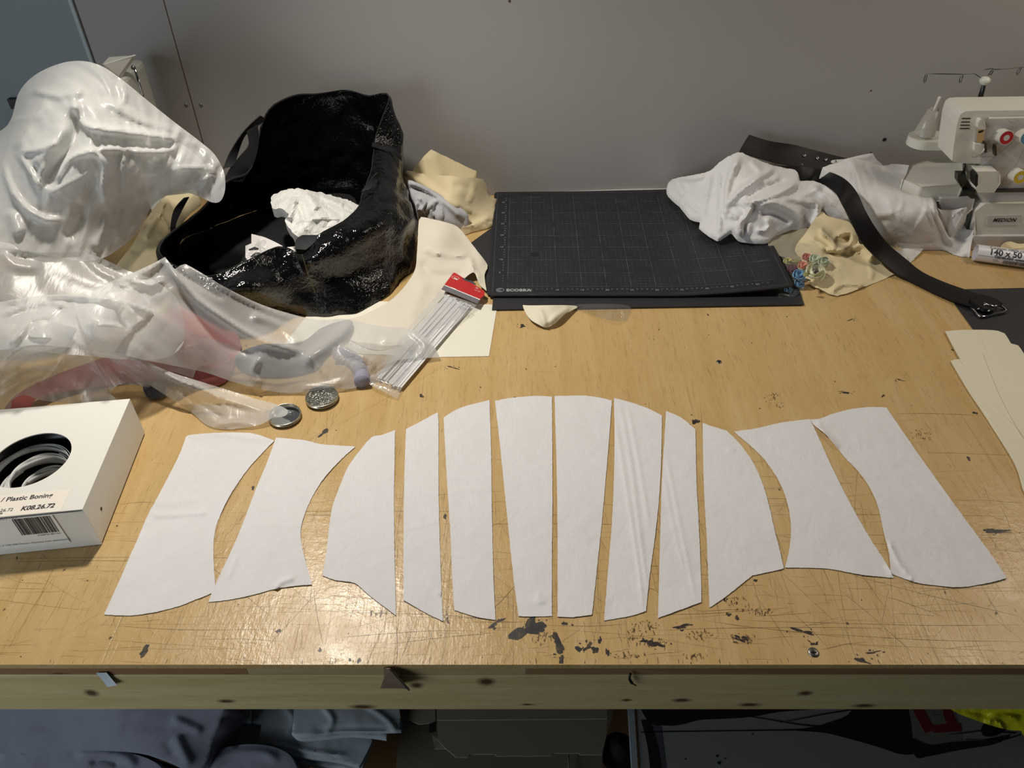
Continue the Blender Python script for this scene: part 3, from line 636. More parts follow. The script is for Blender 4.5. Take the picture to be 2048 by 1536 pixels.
lb0 = (at(139, 977, BH)-b0).dot(ax)
lu, lv1 = lb0, (at(139, 977, BH)-b0).dot(ay)
add('sticker', join((lambda V: (V, [(0,1,3,2),(4,6,7,5),(0,4,5,1),(2,3,7,6),(0,2,6,4),(1,5,7,3)]))([bp(u, v, h) for u in (lu, BW-.004) for v in (.0002, lv1) for h in (BH, BH+.0003)])), M['label'], bx, smooth=False)
X_ = -ax
def onlid(px, py): p = at(px, py, BH); return bp((p-b0).dot(ax), (p-b0).dot(ay), BH+.0004)
s1 = 'Rigilene / Plastic Boning'
# right-aligned lines ending where the photo shows them
pr = [text('e / Plastic Boning', .0108, onlid(103, 992), X_, ay, .0002, align='RIGHT'), text('K08.26.72', .0105, onlid(108, 1013), X_, ay, .0003, shear=.12, align='RIGHT'),
      text('K08.26.72', .0075, onlid(27, 1017), X_, ay, 0, align='RIGHT'), text('8 mm', .0055, onlid(7, 1023), X_, ay, .0002, align='RIGHT'), text('25 m', .0055, onlid(2, 1029), X_, ay, .0002, align='RIGHT'), text('4028752801143', .0075, onlid(36, 1034), X_, ay, 0, align='RIGHT')]
add('printed_lettering', join(*pr), M['ink'], bx, smooth=False, label='dark printed words Plastic Boning and the number K08.26.72')
def front(u, h): return bp(u, -.0020, h)
def onfront(px, py):
    # meet of sight line with the front face
    best = None
    d = ray_np(np.array([[px, py]], float))[0]; n = -ay; num = (b0-Vector(EYE)).dot(n); t_ = num/Vector(d).dot(n); p = Vector(EYE)+Vector(d)*t_
    return (p-b0).dot(ax), p.z-T
u1, h1 = onfront(143, 1080); u2, h2 = onfront(120, 1030)
sk = [front(u1, h1), front(BW, h1), front(BW, BH-.0035), front(u1+.002, BH-.0035)]
add('sticker', extrude(sk, -ay*.0003), M['labelf'], bx, smooth=False, label='part of the sticker folded over the front')
bars = []; rs = random.Random(4); ua, ha = onfront(121, 1058); ub, _ = onfront(48, 1064); u = ua
while u < ub:
    w = rs.choice([.0006,.0006,.0012,.0018,.0024]); q = [bp(uu, -.0026, hh) for uu, hh in ((u, ha), (u+w, ha), (u+w, BH-.004), (u, BH-.004))]; bars.append((q, [(0,1,2,3)])); u += w+rs.choice([.0006,.0007,.0012])
add('barcode', join(*bars), M['ink'], bx, smooth=False)
ut, ht = onfront(143, 1074)
add('printed_lettering', join(text('Importer: S 1103-2946 Dessau / Germany www. plasticboning', .0042, bp(ut+.001, -.0026, ht), X_, Vector((0,0,1)), 0, align='RIGHT'), text('4 028752 801143', .0042, bp(ua, -.0026, ha-.0045), X_, Vector((0,0,1)), 0, align='RIGHT')), M['ink'], bx, smooth=False, label='small dark print on the front of the box')
# boning coils inside
t = NT('milky_plastic'); M['boning'] = t.fin(t.pbsdf(rgb(222, 224, 222), .28, 0, t.bump(t.noise(t.coord(), 60, 2), .2, .001), Subsurface_Weight=.3, Subsurface_Radius=(.01,.01,.01), Subsurface_Scale=.3))
M['blackboning'] = plain('black_plastic_strip', rgb(30, 34, 40), .3)
def coil(r0, r1, h0, h1, turns, off=(0,0), n=72, w=.0085, thk=.0006, ph=0):
    c = b0+ax*(cu+off[0])+ay*(cv+off[1]); V = []; F = []; tot = int(turns*n)
    for i in range(tot+1):
        s = i/tot; a = 2*math.pi*turns*s+ph; r = r0+(r1-r0)*s; wob = .0012*math.sin(a*2.3)
        for (dr, dh) in ((0,0),(0,w),(thk,w),(thk,0)):
            V.append((c.x+(r+dr+wob)*math.cos(a), c.y+(r+dr+wob)*math.sin(a), T+h0+(h1-h0)*s+dh+wob))
    for i in range(tot):
        for k in range(4): q = (k+1) % 4; F.append((i*4+k, i*4+q, i*4+4+q, i*4+4+k))
    return V, F
add('boning_coil', join(*[coil(.036+.004*k, .038+.004*k, .006+.011*((k*2) % 3)+.004*k, .012+.010*((k*2) % 3)+.004*k, 3, (.002*k,.002-.001*k), ph=k*1.3) for k in range(5)]), M['boning'], label='translucent white boning coiled inside the white box', cat='boning')
add('boning_coil', join(coil(.069, .078, .008, .010, 8, w=.056)), M['blackboning'], label='black boning coil round the inside of the white box', cat='boning')

# ---------------------------------------------------------------- pin tins
M['tin'] = plain('brushed_tin', (.62,.59,.50,1), .3, 1, bs=.1, bsc=300)
M['tinin'] = plain('bright_tin_inside', (.74,.77,.78,1), .10, 1)
M['pin'] = plain('bright_pin', (.8,.79,.75,1), .2, 1)
def tin(c, r, h, lb, tilt=(0,0)):
    o = thing('pin_tin', tuple(c), lb, 'tin', 'round pin tins')
    Mx = Matrix.Translation(c) @ Matrix.Rotation(tilt[0], 4, 'X') @ Matrix.Rotation(tilt[1], 4, 'Y') @ Matrix.Translation(-c)
    add('tin_wall', xf(lathe([(r*.96,.0002),(r,.001),(r,h*.45),(r*1.03,h*.5),(r*1.03,h*.62),(r,h*.66),(r,h-.0006),(r*.99,h),(r*.965,h-.0006),(r*.955,.0016)], c, n=64), Mx), M['tin'], o)
    add('tin_floor', xf(lathe([(0,.0016),(r*.5,.0017),(r*.955,.0016)], c, n=64), Mx), M['tinin'], o)
    return o
c1 = at(571, 836, 0); c1.z = T; tin(c1, .0262, .0095, 'round tin lid, mirror bright inside, half under the end of the organza')
c2 = at(645, 800, 0); c2.z = T; tin(c2, .0272, .0105, 'round tin full of steel pins, beside the bright tin lid')
rp = random.Random(11)
def pinm(c, a, L, tl=0):
    d = Vector((math.cos(a)*math.cos(tl), math.sin(a)*math.cos(tl), math.sin(tl))); e = c+d*L
    return join(tube([c, e], .00032, 5), lathe([(0,-.0005),(.0007,-.0003),(.0008,.0002),(0,.0006)], c, tuple(d), 6))
pins = []
for k in range(110):
    a = rp.gauss(.25, .55)+(math.pi if rp.random() < .5 else 0); q = rp.random()**.5*.017; b_ = rp.random()*6.28
    c = Vector((c2.x+q*math.cos(b_), c2.y+q*math.sin(b_), T+.0024+rp.random()*.0062)); L = .022
    d = Vector((math.cos(a), math.sin(a), 0)); c = c-d*L/2
    # keep both ends in the tin
    for _ in range(8):
        if (Vector((c.x-c2.x, c.y-c2.y))).length > .0245: c += (c2-c).normalized()*.002
    e = c+d*L
    if (Vector((e.x-c2.x, e.y-c2.y))).length > .0252: L *= .75
    pins.append((c, a, L, rp.uniform(-.05, .08)))
first = None
for k, pdat in enumerate(pins):
    add('sewing_pin', pinm(*pdat), M['pin'], label='steel pin heaped in the round tin beside the bright lid', cat='pin', group='pins in the tin')
for k, (x, y, a) in enumerate([(.004,.010,2.9),(.009,.012,2.7),(.013,.007,2.75),(.002,.013,3.05)]):
    add('sewing_pin', pinm(Vector((c1.x+x, c1.y+y, T+.0026+.0006*k)), a, .018), M['pin'], label='loose steel pin lying in the bright tin lid', cat='pin', group='pins in the bright lid')
# ================================================================ LEFT SIDE: ORGANZA, BAG, CLOTHS
def tarp():
    t = NT('black_tarpaulin'); c = t.coord()
    v = t.n('ShaderNodeTexVoronoi', feature='DISTANCE_TO_EDGE'); t.put(v.inputs['Vector'], c); v.inputs['Scale'].default_value = 70
    w1 = t.n('ShaderNodeTexVoronoi', feature='F1'); t.put(w1.inputs['Vector'], c); w1.inputs['Scale'].default_value = 420
    n = t.bump(t.noise(c, 24, 4, .5, dist=1.0), .4, .005); n = t.bump(v.outputs[0], .3, .003, n); n = t.bump(t.noise(c, 150, 2, .6, dist=.5), .6, .0020, n); n = t.bump(w1.outputs[0], .5, .0004, n)
    return t.fin(t.pbsdf(rgb(12, 12, 13), t.ramp(t.noise(c, 90, 3), .3, .7, .07, .13), 0, n, Specular_IOR_Level=.7))
M['tarp'] = tarp(); M['web'] = plain('black_webbing', rgb(24, 24, 26), .7, bs=.5, bd=.0006, bsc=900)
M['bagfloor'] = plain('black_lining', rgb(10, 10, 11), .8)
def organza(name, a0, a1, col=(238, 238, 236), rough=.32, amp=1.0):
    t = NT(name); c = t.coord(); lw = t.n('ShaderNodeLayerWeight'); 
    n1 = t.noise(t.mapping(c, sc=(1, .5, 1)), 16, 4, .5, dist=1.2); fine = t.noise(t.mapping(c, sc=(1, .25, .25)), 700, 1)
    rd = t.n('ShaderNodeTexNoise', noise_type='RIDGED_MULTIFRACTAL'); t.put(rd.inputs['Vector'], t.mapping(c, rot=(0,.3,.5), sc=(1, .4, .7))); rd.inputs['Scale'].default_value = 13; rd.inputs['Detail'].default_value = 2; rd.inputs['Distortion'].default_value = .8
    nb = t.bump(n1, .35*amp, .008); nb = t.bump(rd.outputs[0], .35*amp, .003, nb); nb = t.bump(fine, .1, .0004, nb)
    t.put(lw.inputs['Normal'], nb); lw.inputs['Blend'].default_value = .45
    a = t.ramp(lw.outputs['Facing'], 0, 1, a0, a1)
    d = t.n('ShaderNodeBsdfDiffuse'); t.put(d.inputs[0], rgb(*col)); t.put(d.inputs[2], nb)
    tr = t.n('ShaderNodeBsdfTranslucent'); t.put(tr.inputs[0], rgb(*col)); t.put(tr.inputs[1], nb)
    g = t.n('ShaderNodeBsdfAnisotropic'); t.put(g.inputs['Color'], (.9,.9,.88,1)); g.inputs['Roughness'].default_value = rough; t.put(g.inputs['Normal'], nb)
    m1 = t.n('ShaderNodeMixShader'); m1.inputs[0].default_value = .32; t.t.links.new(d.outputs[0], m1.inputs[1]); t.t.links.new(tr.outputs[0], m1.inputs[2])
    m2 = t.n('ShaderNodeMixShader'); m2.inputs[0].default_value = .05; t.t.links.new(m1.outputs[0], m2.inputs[1]); t.t.links.new(g.outputs[0], m2.inputs[2])
    tp = t.n('ShaderNodeBsdfTransparent'); m3 = t.n('ShaderNodeMixShader'); t.put(m3.inputs[0], a); t.t.links.new(tp.outputs[0], m3.inputs[1]); t.t.links.new(m2.outputs[0], m3.inputs[2])
    return t.fin(m3.outputs[0])
M['organza'] = organza('white_organza', .68, .98, (228, 228, 226)); M['organza2'] = organza('single_layer_organza', .50, .95, (222, 222, 221))
def film(name, tint=(.97,.97,.97,1), a=.16, rough=.08, bs=.6, bsc=30, haze=0):
    t = NT(name); c = t.coord(); nb = t.bump(t.noise(c, bsc, 3, .6, dist=1.5), bs, .004)
    g = t.n('ShaderNodeBsdfAnisotropic'); t.put(g.inputs['Color'], (1,1,1,1)); g.inputs['Roughness'].default_value = rough; t.put(g.inputs['Normal'], nb)
    fr = t.n('ShaderNodeFresnel'); fr.inputs[0].default_value = 1.5; t.put(fr.inputs['Normal'], nb)
    tp = t.n('ShaderNodeBsdfTransparent'); t.put(tp.inputs[0], tint); m3 = t.n('ShaderNodeMixShader'); t.put(m3.inputs[0], t.math('ADD', t.math('MINIMUM', t.math('MULTIPLY', fr.outputs[0], .55), .25), a*.4, clamp=True))
    t.t.links.new(tp.outputs[0], m3.inputs[1]); t.t.links.new(g.outputs[0], m3.inputs[2]); res = m3.outputs[0]
    if haze:
        d = t.n('ShaderNodeBsdfDiffuse'); t.put(d.inputs[0], (.8,.8,.8,1)); m4 = t.n('ShaderNodeMixShader'); m4.inputs[0].default_value = haze; t.t.links.new(res, m4.inputs[1]); t.t.links.new(d.outputs[0], m4.inputs[2]); res = m4.outputs[0]
    return t.fin(res)
M['film'] = film('clear_film'); M['crinkle'] = film('crinkled_clear_film', a=.02, bs=.8, bsc=70, haze=0); M['pouch'] = film('clear_pouch', a=.04, bs=.5, bsc=40, rough=.15, haze=.22)

# ---------------------------------------------------------------- the black bag
Yv = 'y'
BAG = [ # rim, shoulder, side, foot
 ((557,494,1.250),(560,520,1.235),(575,575,1.205),(590,633,0)),
 ((603,508,1.250),(618,522,1.222),(640,570,1.225),(650,632,0)),
 ((636,471,1.272),(672,490,1.250),(716,545,1.265),(712,627,0)),
 ((690,441,1.320),(740,460,1.302),(796,520,1.335),(778,592,0)),
 ((717,414,1.365),(782,428,1.357),(832,490,1.405),(822,538,0)),
 ((724,386,1.405),(792,396,1.405),(836,446,1.450),(828,508,0)),
 ((742,347,1.455),(794,352,1.480),(822,400,1.505),(815,474,0)),
 ((749,280,1.530),(785,300,1.545),(806,340,1.555),(795,446,0)),
 ((778,193,1.590),(792,225,1.595),(802,275,1.600),(786,425,0)),
 ((735,191,1.630),None,None,(740,412,0)),
 ((693,181,1.645),None,None,(690,405,0)),
 ((640,187,1.640),None,None,(640,405,0)),
 ((586,192,1.605),None,None,(570,410,0)),
 ((532,228,1.530),None,None,(510,424,0)),
 ((503,336,1.455),None,None,(455,445,0)),
 ((450,364,1.400),None,None,(405,465,0)),
 ((396,424,1.335),None,None,(362,492,0)),
 ((326,482,1.250),(322,500,1.24),(330,550,1.215),(345,590,0)),
 ((334,520,1.195),(338,540,1.18),(352,580,1.165),(385,640,0)),
 ((413,553,1.165),(415,565,1.155),(432,595,1.135),(455,650,0)),
 ((492,522,1.205),(494,540,1.19),(508,580,1.155),(525,645,0))]
ring = []
for r, s_, m, b in BAG:
    Rv = atY(*r); Bv = at(*b); 
    if s_ is None:
        c = Vector((-.35, 1.45, 0)); o = (Rv-c); o.z = 0; o.normalize()
        Sv = Rv.lerp(Bv, .3)+o*.012; Mv = Rv.lerp(Bv, .68)+o*.018
    else: Sv = atY(*s_); Mv = atY(*m)
    for q in (Rv, Sv, Mv, Bv): q.y = min(q.y, 1.685)
    Bv.z = T+.004; ring.append([Rv, Sv, Mv, Bv])
nc = len(ring); KA, KB = 9, 12
cols = [cr([tuple(r[j]) for r in ring], True, KA) for j in range(4)]   # 4 rings
NA = nc*KA; V = []; 
for i in range(NA):
    V += [tuple(p) for p in cr([tuple(cols[j][i]) for j in range(4)], False, KB)]
NB = 3*KB+1; F = []
for i in range(NA):
    for j in range(NB-1): a = i*NB+j; b = ((i+1) % NA)*NB+j; F.append((a, b, b+1, a+1))
Vn = np.array(V)
cen = np.array([-.35, 1.45, T+.1])
for i in range(len(Vn)):
    v = Vn[i]; d = v-cen; d[2] = 0; d /= np.linalg.norm(d)+1e-9; j = i % NB
    fz = min(1, j/4) ; q = Vector(v)*11; n = noise.fractal(q, .8, 2, 4); w_ = 1-abs(2*abs(noise.noise(Vector(v)*17+Vector((4,0,0))))-.0)
    a = .0075*n+.006*(w_-.6)
    v2 = v + d*a*(.35+.65*fz); v2[2] += .004*n*fz*(1 if j < NB-3 else 0)
    if j >= NB-1: v2[2] = T+.003
    v2[1] = min(v2[1], 1.695); v2[2] = max(v2[2], T+.003); Vn[i] = v2
bag = thing('tote_bag', (-.35, 1.42, T), 'big shiny black tarpaulin tote bag standing open against the wall', 'bag')
add('bag_body', (list(map(tuple, Vn)), F), M['tarp'], bag, thick=.0008, off=0)
foot = [tuple(Vn[i*NB+NB-1]) for i in range(0, NA, 3)]
fc = (np.mean([p[0] for p in foot]), np.mean([p[1] for p in foot]), T+.0022)
add('bag_bottom', ([(p[0], p[1], T+.0022) for p in foot]+[fc], [(i, (i+1) % len(foot), len(foot)) for i in range(len(foot))]), M['bagfloor'], bag, smooth=False)
# bound rim
rim = [tuple(Vn[i*NB]) for i in range(0, NA, 2)]
add('rim_binding', (lambda P: (lambda m: ([(p[0]+dx, p[1], max(T+.003, p[2]+dz)) for p in P for dx, dz in ((-.0006,.0012),(.0006,.0012),(.0009,-.003),(-.0009,-.003))], [(i*4+k, i*4+(k+1) % 4, ((i+1) % m)*4+(k+1) % 4, ((i+1) % m)*4+k) for i in range(m) for k in range(4)]))(len(P)))(rim), M['web'], bag)
def rpx(E1, E2, **k): return ribbon([atY(*p) for p in E1], [atY(*p) for p in E2], **k)
add('handle', rpx([(520,231,1.50),(499,250,1.49),(479,273,1.475),(459,306,1.45),(446,338,1.42)], [(531,238,1.515),(511,256,1.50),(490,271,1.49),(476,306,1.47),(470,332,1.44)], lift=.001), M['web'], bag, thick=.0018, label='loose left loop of the black webbing handle')
add('handle', rpx([(493,262,1.47),(497,290,1.465),(480,312,1.45),(458,340,1.43),(448,362,1.41)], [(516,250,1.475),(517,290,1.475),(505,330,1.46),(492,352,1.45),(485,364,1.44)]), M['web'], bag, thick=.0018, label='wide strap of the black webbing handle over the left rim')
add('handle', rpx([(368,396,1.36),(348,420,1.34),(341,455,1.30),(343,468,1.28)], [(378,394,1.37),(366,416,1.36),(352,447,1.32),(352,462,1.30)]), M['web'], bag, thick=.0018, label='narrow outer left strap of the bag handle')
add('strap_tab', rpx([(604,470,1.268),(592,480,1.262),(590,498,1.25)], [(637,470,1.272),(630,484,1.262),(612,500,1.248)]), M['web'], bag, thick=.002)
add('strap_tab', rpx([(722,384,1.385),(735,365,1.41),(754,345,1.44)], [(738,380,1.395),(750,368,1.42),(759,352,1.45)]), M['web'], bag, thick=.002)
add('side_seam', rpx([(745,285,1.515),(765,292,1.525),(788,298,1.535),(803,312,1.54)], [(744,293,1.510),(765,300,1.520),(787,306,1.530),(803,322,1.535)]), M['web'], bag, thick=.002)
add('loose_thread', tube(cr([tuple(atY(*p)) for p in [(604,508,1.225),(615,545,1.205),(632,590,1.185)]], False, 6), .0004, 5), plain('olive_thread', rgb(96, 88, 50), .7), bag)
# contents
M['tissue'] = fabric('white_paper', rgb(236, 235, 230), .02, .2, .8, rough=.6, trans=.2, wsc=30, grain=.05)
add('crumpled_paper', sheet([(541,401),(546,390),(559,384),(585,377),(618,381),(649,387),(681,395),(705,404),(722,418),(700,445),(670,470),(634,486),(604,480),(577,455),(570,440),(577,427),(562,417),(546,416)],
  [(585,377,1.42,Yv),(650,387,1.44,Yv),(720,418,1.40,Yv),(541,401,1.40,Yv),(620,420,1.33,Yv),(690,440,1.34,Yv),(634,480,1.285,Yv),(577,450,1.29,Yv),(550,414,1.37,Yv)], 4,
  [([(590,395),(585,415),(575,440)],7,.018),([(610,385),(625,400),(635,420)],6,.012),([(620,440),(650,436),(700,442)],4,.012,'s'),([(592,402),(605,430),(610,452)],5,-.012),([(640,390),(660,400),(690,410)],6,.01)],
  .010, 26, 'c', jag=.8, floor=.01, skirt=.01, down=.02), M['tissue'], smooth=False, label='crumpled white paper lying in the black bag', cat='paper')
M['wpack'] = plain('white_packaging', rgb(226, 222, 220), .5, bs=.2, bsc=60)
add('hang_card', sheet([(503,468,1),(515,471),(530,475),(552,485),(573,497,1),(560,506),(530,520),(505,528),(491,515,1),(491,492,1),(503,487,1)], [(503,468,.075),(573,497,.085),(491,515,.06),(530,500,.075),(520,515,.065)], 4, [([(520,475),(522,500)],3,.004)], .001, 40), M['wpack'], label='white hanging card of a clear packet in the black bag', cat='card', thick=.0008)
add('card_slot', extrude([at(497,499,.079), at(509,494,.08), at(518,497,.08), at(516,500,.08), at(498,501,.079)], (0,0,.0005)), M['black'], bpy.data.objects['hang_card'], smooth=False)
add('paper_slip', sheet([(570,495,1),(591,493,1),(592,505,1),(580,505,1)], [(580,500,.09)], 4), M['wpack'], label='white paper slip beside the hanging card in the bag', cat='paper', thick=.0005)
add('paper_slip', sheet([(586,476,1),(593,472,1),(598,484,1),(593,490,1)], [(590,480,.085)], 4), M['wpack'], label='tiny white slip under the crumpled paper in the bag', cat='paper', thick=.0005)
add('clear_packet', sheet([(480,525),(500,500),(522,480),(533,484),(525,510),(500,530)], [(500,500,.085),(525,490,.088),(490,525,.075)], 4, (), .003, 50, 'c'), M['crinkle'], label='crinkled clear packet tail on the hanging card', cat='packet')
add('dark_cloth', sheet([(420,540),(430,470),(500,430),(560,400),(700,390),(700,450),(620,500),(560,520),(480,540)], [(500,470,.035),(620,420,.05),(450,520,.03)], 10, (), .006, 14, floor=.006), M['bagfloor'], label='black cloth filling the bottom of the bag', cat='cloth', thick=.001)

# ---------------------------------------------------------------- cloths behind and right of the bag
add('cream_cloth', sheet([(820,350,1),(840,322),(862,299,1),(905,320),(953,343,1),(947,358),(900,372),(850,372)], [(862,299,1.672,Yv),(953,343,1.672,Yv),(820,350,1.62,Yv),(890,365,1.63,Yv)], 6, [([(862,305),(880,360)],14,.006)], .002, 14, jag=.3, skirt=.012), M['cream'], label='cream calico corner standing up against the wall', cat='cloth', thick=.0006, group=None)
add('cream_cloth', sheet([(810,352),(814,341),(841,347),(900,352),(965,358,1),(972,370),(982,393),(994,398,1),(990,410),(987,447),(965,456),(944,462),(915,470),(880,440),(836,400),(820,380)],
  [(806,339,1.60,Yv),(841,347,1.61,Yv),(965,358,1.64,Yv),(994,398,.012),(987,447,.006),(944,462,.006),(900,390,1.545,Yv),(930,410,.055),(860,390,.06),(880,440,.03)], 6,
  [([(806,341),(860,378),(910,410),(932,415)],8,.016),([(905,372),(925,372),(945,385)],7,-.008),([(932,415),(950,425),(985,440)],4,.01,'s'),([(950,362),(940,395),(934,412)],3,.007,'s'),([(932,412),(928,430),(935,445)],5,.008),([(915,452),(950,450),(985,430)],5,.010)], .003, 14, jag=.3, skirt=.01), M['cream'], label='rumpled cream calico heaped between the bag and the cutting mat', cat='cloth', thick=.0006)
add('grey_cloth', sheet([(814,366),(818,360),(840,368),(866,381),(897,399),(920,415),(935,429),(935,445),(924,452),(905,446),(885,438),(862,436),(842,436),(836,425),(828,400)],
  [(812,358,1.555,Yv),(866,381,.085),(935,429,.045),(924,452,.022),(885,438,.045),(842,434,.04),(820,400,.08),(850,405,.075)], 4,
  [([(812,362),(850,378),(890,405),(928,440)],6,.014),([(818,372),(850,385),(880,402)],3,-.008),([(835,395),(850,405),(842,420),(832,415),(836,404)],3,.012),([(850,425),(862,408),(880,400)],3,.010),([(866,405),(862,422),(868,434)],2.5,.009),([(840,412),(850,432)],2.5,.008),([(880,402),(884,420),(884,436)],3,.008)], .002, 20, skirt=.008), M['greyjersey'], label='pale grey jersey cloth bunched beside the bag', cat='cloth', thick=.0008)
add('ecru_cloth', sheet([(838,440),(842,434),(862,438),(885,443),(912,452),(929,469),(943,487),(956,504),(975,531),(969,550),(973,582,1),(958,568),(948,545),(925,560),(900,580),(870,612),(830,655),(800,690),(750,700),(700,680),(655,655),(670,640),(715,634),(782,600),(826,548),(834,505),(836,465)],
  [(842,434,.075),(885,443,.075),(929,469,.05),(975,531,.012),(973,582,.010),(948,545,.02),(900,580,.005),(830,655,.002),(750,700,.003),(680,650,.006),(880,480,.06),(850,520,.035),(905,510,.035),(800,600,.012)], 6,
  [([(845,500),(880,508),(915,512),(938,513)],4,.010,'s'),([(938,513),(948,540),(962,568)],4,.012),([(842,520),(860,548),(900,552),(935,545)],7,-.008),([(915,455),(945,490),(970,530)],6,.006),([(850,560),(820,640)],14,.006)], .0015, 12, jag=.1), M['ecru'], label='smooth ecru twill cloth flowing out from under the black bag', cat='cloth', thick=.0006)
add('cream_cloth', sheet([(230,540),(265,490),(292,440),(318,405),(345,385),(385,380),(392,388),(368,408),(348,436),(338,465),(316,488),(318,510),(300,545),(270,560)], [(345,385,1.50,Yv),(385,385,1.50,Yv),(300,440,1.42,Yv),(345,450,1.43,Yv),(318,505,1.34,Yv),(240,540,1.30,Yv)], 4,
  [([(333,397),(325,420),(318,440)],3,.012,'s'),([(333,397),(342,417)],2,.008,'s'),([(292,442),(318,428),(340,460)],4,.012,'s'),([(318,430),(300,460),(290,480)],5,.008)], .004, 22, 'c', skirt=.02, down=.03), M['cream'], label='cream calico crumpled between the organza and the bag', cat='cloth', thick=.0006)

# ---------------------------------------------------------------- organza: one long sheer cloth thrown over itself
O = []
O.append(sheet([(-190,330),(-60,290),(0,262),(22,238),(38,185),(70,150),(120,127),(165,122),(205,133),(245,160),(300,205),(350,245),(400,283),(430,310),(448,345),(450,380),(441,402),(425,405),(400,394),(370,385),(335,391),(304,412),(285,450),(262,478),(215,512),(170,522),(100,512),(0,496),(-190,490)],
 [(150,124,1.36,Yv),(0,262,1.34,Yv),(-190,330,1.30,Yv),(300,205,1.37,Yv),(400,283,1.37,Yv),(449,360,1.33,Yv),(425,404,1.31,Yv),(150,230,1.25,Yv),(60,300,1.20,Yv),(150,380,1.17,Yv),(80,440,1.14,Yv),(300,320,1.27,Yv),(370,340,1.30,Yv),(370,385,1.32,Yv),(170,520,1.14,Yv),(285,450,1.27,Yv),(0,496,1.10,Yv),(-190,490,1.08,Yv)], 6,
 [([(140,185),(155,225),(165,245),(190,257),(271,267),(330,275),(372,281)],7,.022),([(150,215),(152,260),(138,300),(112,340),(90,375)],15,-.035),([(64,179),(112,190),(169,183)],9,.012),([(100,200),(60,250),(35,300)],12,.015),
  ([(34,305),(70,300),(100,290),(118,285)],8,.016),([(7,322),(20,372),(51,416),(95,440),(125,436)],6,.018),([(34,305),(60,340),(76,370),(84,340),(90,318)],5,.014),([(102,376),(135,322),(165,308),(190,308),(206,325),(206,370),(212,420)],6,.020),
  ([(97,387),(150,360),(190,335)],4,.008,'s'),([(250,301),(245,330),(252,389)],5,.012),([(203,196),(288,244),(382,271)],8,.010),([(160,298),(200,300),(250,300),(298,305),(340,300),(368,283)],5,.012),([(440,345),(400,335),(340,340)],4,.010,'s'),([(440,347),(400,360),(350,372)],3,.008,'s'),([(372,281),(410,300),(436,340)],5,.006),
  ([(240,165),(250,190),(240,215)],5,.008),([(130,480),(160,440),(155,400)],10,-.012),([(220,430),(200,470),(190,500)],8,.012),([(20,420),(40,470)],12,.012),([(60,330),(100,300),(130,250)],9,.010)], .0055, 8, 'f'))
O.append(sheet([(-190,360),(20,290),(60,200),(120,160),(180,150),(260,210),(340,270),(410,330),(400,380),(300,400),(270,460),(150,520),(0,510),(-190,500)],
 [(150,160,1.46,Yv),(-190,360,1.40,Yv),(340,270,1.44,Yv),(410,330,1.40,Yv),(150,350,1.30,Yv),(0,500,1.20,Yv),(270,460,1.32,Yv),(150,520,1.22,Yv)], 9, [([(150,180),(140,300),(180,400)],20,.04),([(250,240),(220,330),(240,420)],18,.03),([(60,260),(70,380),(40,460)],20,.03)], .02, 7, 'f', seed=4))
O.append(sheet([(-190,480),(0,484),(40,498),(85,505),(130,503),(165,505),(205,517),(255,541),(290,552),(330,575),(360,610),(365,690),(300,720),(150,710),(0,700),(-190,720)],
 [(0,484,1.09,Yv),(160,503,1.13,Yv),(-190,480,1.07,Yv),(290,552,1.12,Yv),(360,610,1.06,Yv),(150,600,1.04,Yv),(0,600,1.0,Yv),(-190,720,.92,Yv),(0,700,.93,Yv),(300,720,.98,Yv),(150,710,.94,Yv)], 8,
 [([(0,487),(40,500),(85,507),(130,505),(170,508),(220,525),(260,545)],5,.012),([(0,500),(30,530),(80,535)],8,.006),([(170,512),(200,540),(240,560)],6,.006)], .003, 7, 'f', seed=2))
O.append(sheet([(150,600),(200,572),(255,550),(300,530),(330,514,1),(343,530),(350,538),(360,531),(371,528,1),(395,541),(450,574),(520,608),(590,630),(640,640),(690,638),(760,652),(817,657),(850,674),(868,692),(880,716,1),(840,716),(790,722),(748,742),(728,765),(705,777),(661,777),(620,783),(574,786),(530,780),(470,765),(411,745),(340,730),(250,710),(180,680)],
 [(330,514,1.105,Yv),(371,528,1.11,Yv),(450,574,1.095,Yv),(520,608,1.11,Yv),(590,630,.055),(690,638,.05),(817,657,.03),(880,716,.006),(790,722,.02),(705,777,.004),(574,786,.004),(470,765,.02),(411,745,.03),(300,600,1.04,Yv),(200,600,1.03,Yv),(250,700,.95,Yv),(420,660,1.03,Yv),(540,690,.07),(640,700,.05),(740,690,.045)], 6,
 [([(371,530),(450,577),(540,623),(600,642)],5,.010),([(330,516),(355,555),(395,600),(450,640),(520,680),(614,707)],7,.018),([(345,535),(390,565),(450,600)],3,-.008),([(355,575),(400,640),(470,690),(520,715)],14,-.012),([(614,707),(635,735),(655,755)],3,.008,'s'),([(500,630),(560,650),(600,690)],9,.010),
  ([(705,640),(680,670),(640,700),(600,730)],12,.010),([(817,660),(850,690),(835,715)],6,.010),([(760,680),(800,685),(830,700)],8,.010),([(690,760),(660,770),(600,778)],4,.006),([(520,715),(505,745),(520,770)],6,.010),([(330,516),(290,545),(230,570)],5,.010),([(260,560),(300,570),(330,560)],5,.012),([(680,690),(700,705),(735,715)],5,.010),([(720,715),(745,725),(740,742)],4,.008)], .0025, 10, 'f', seed=3))
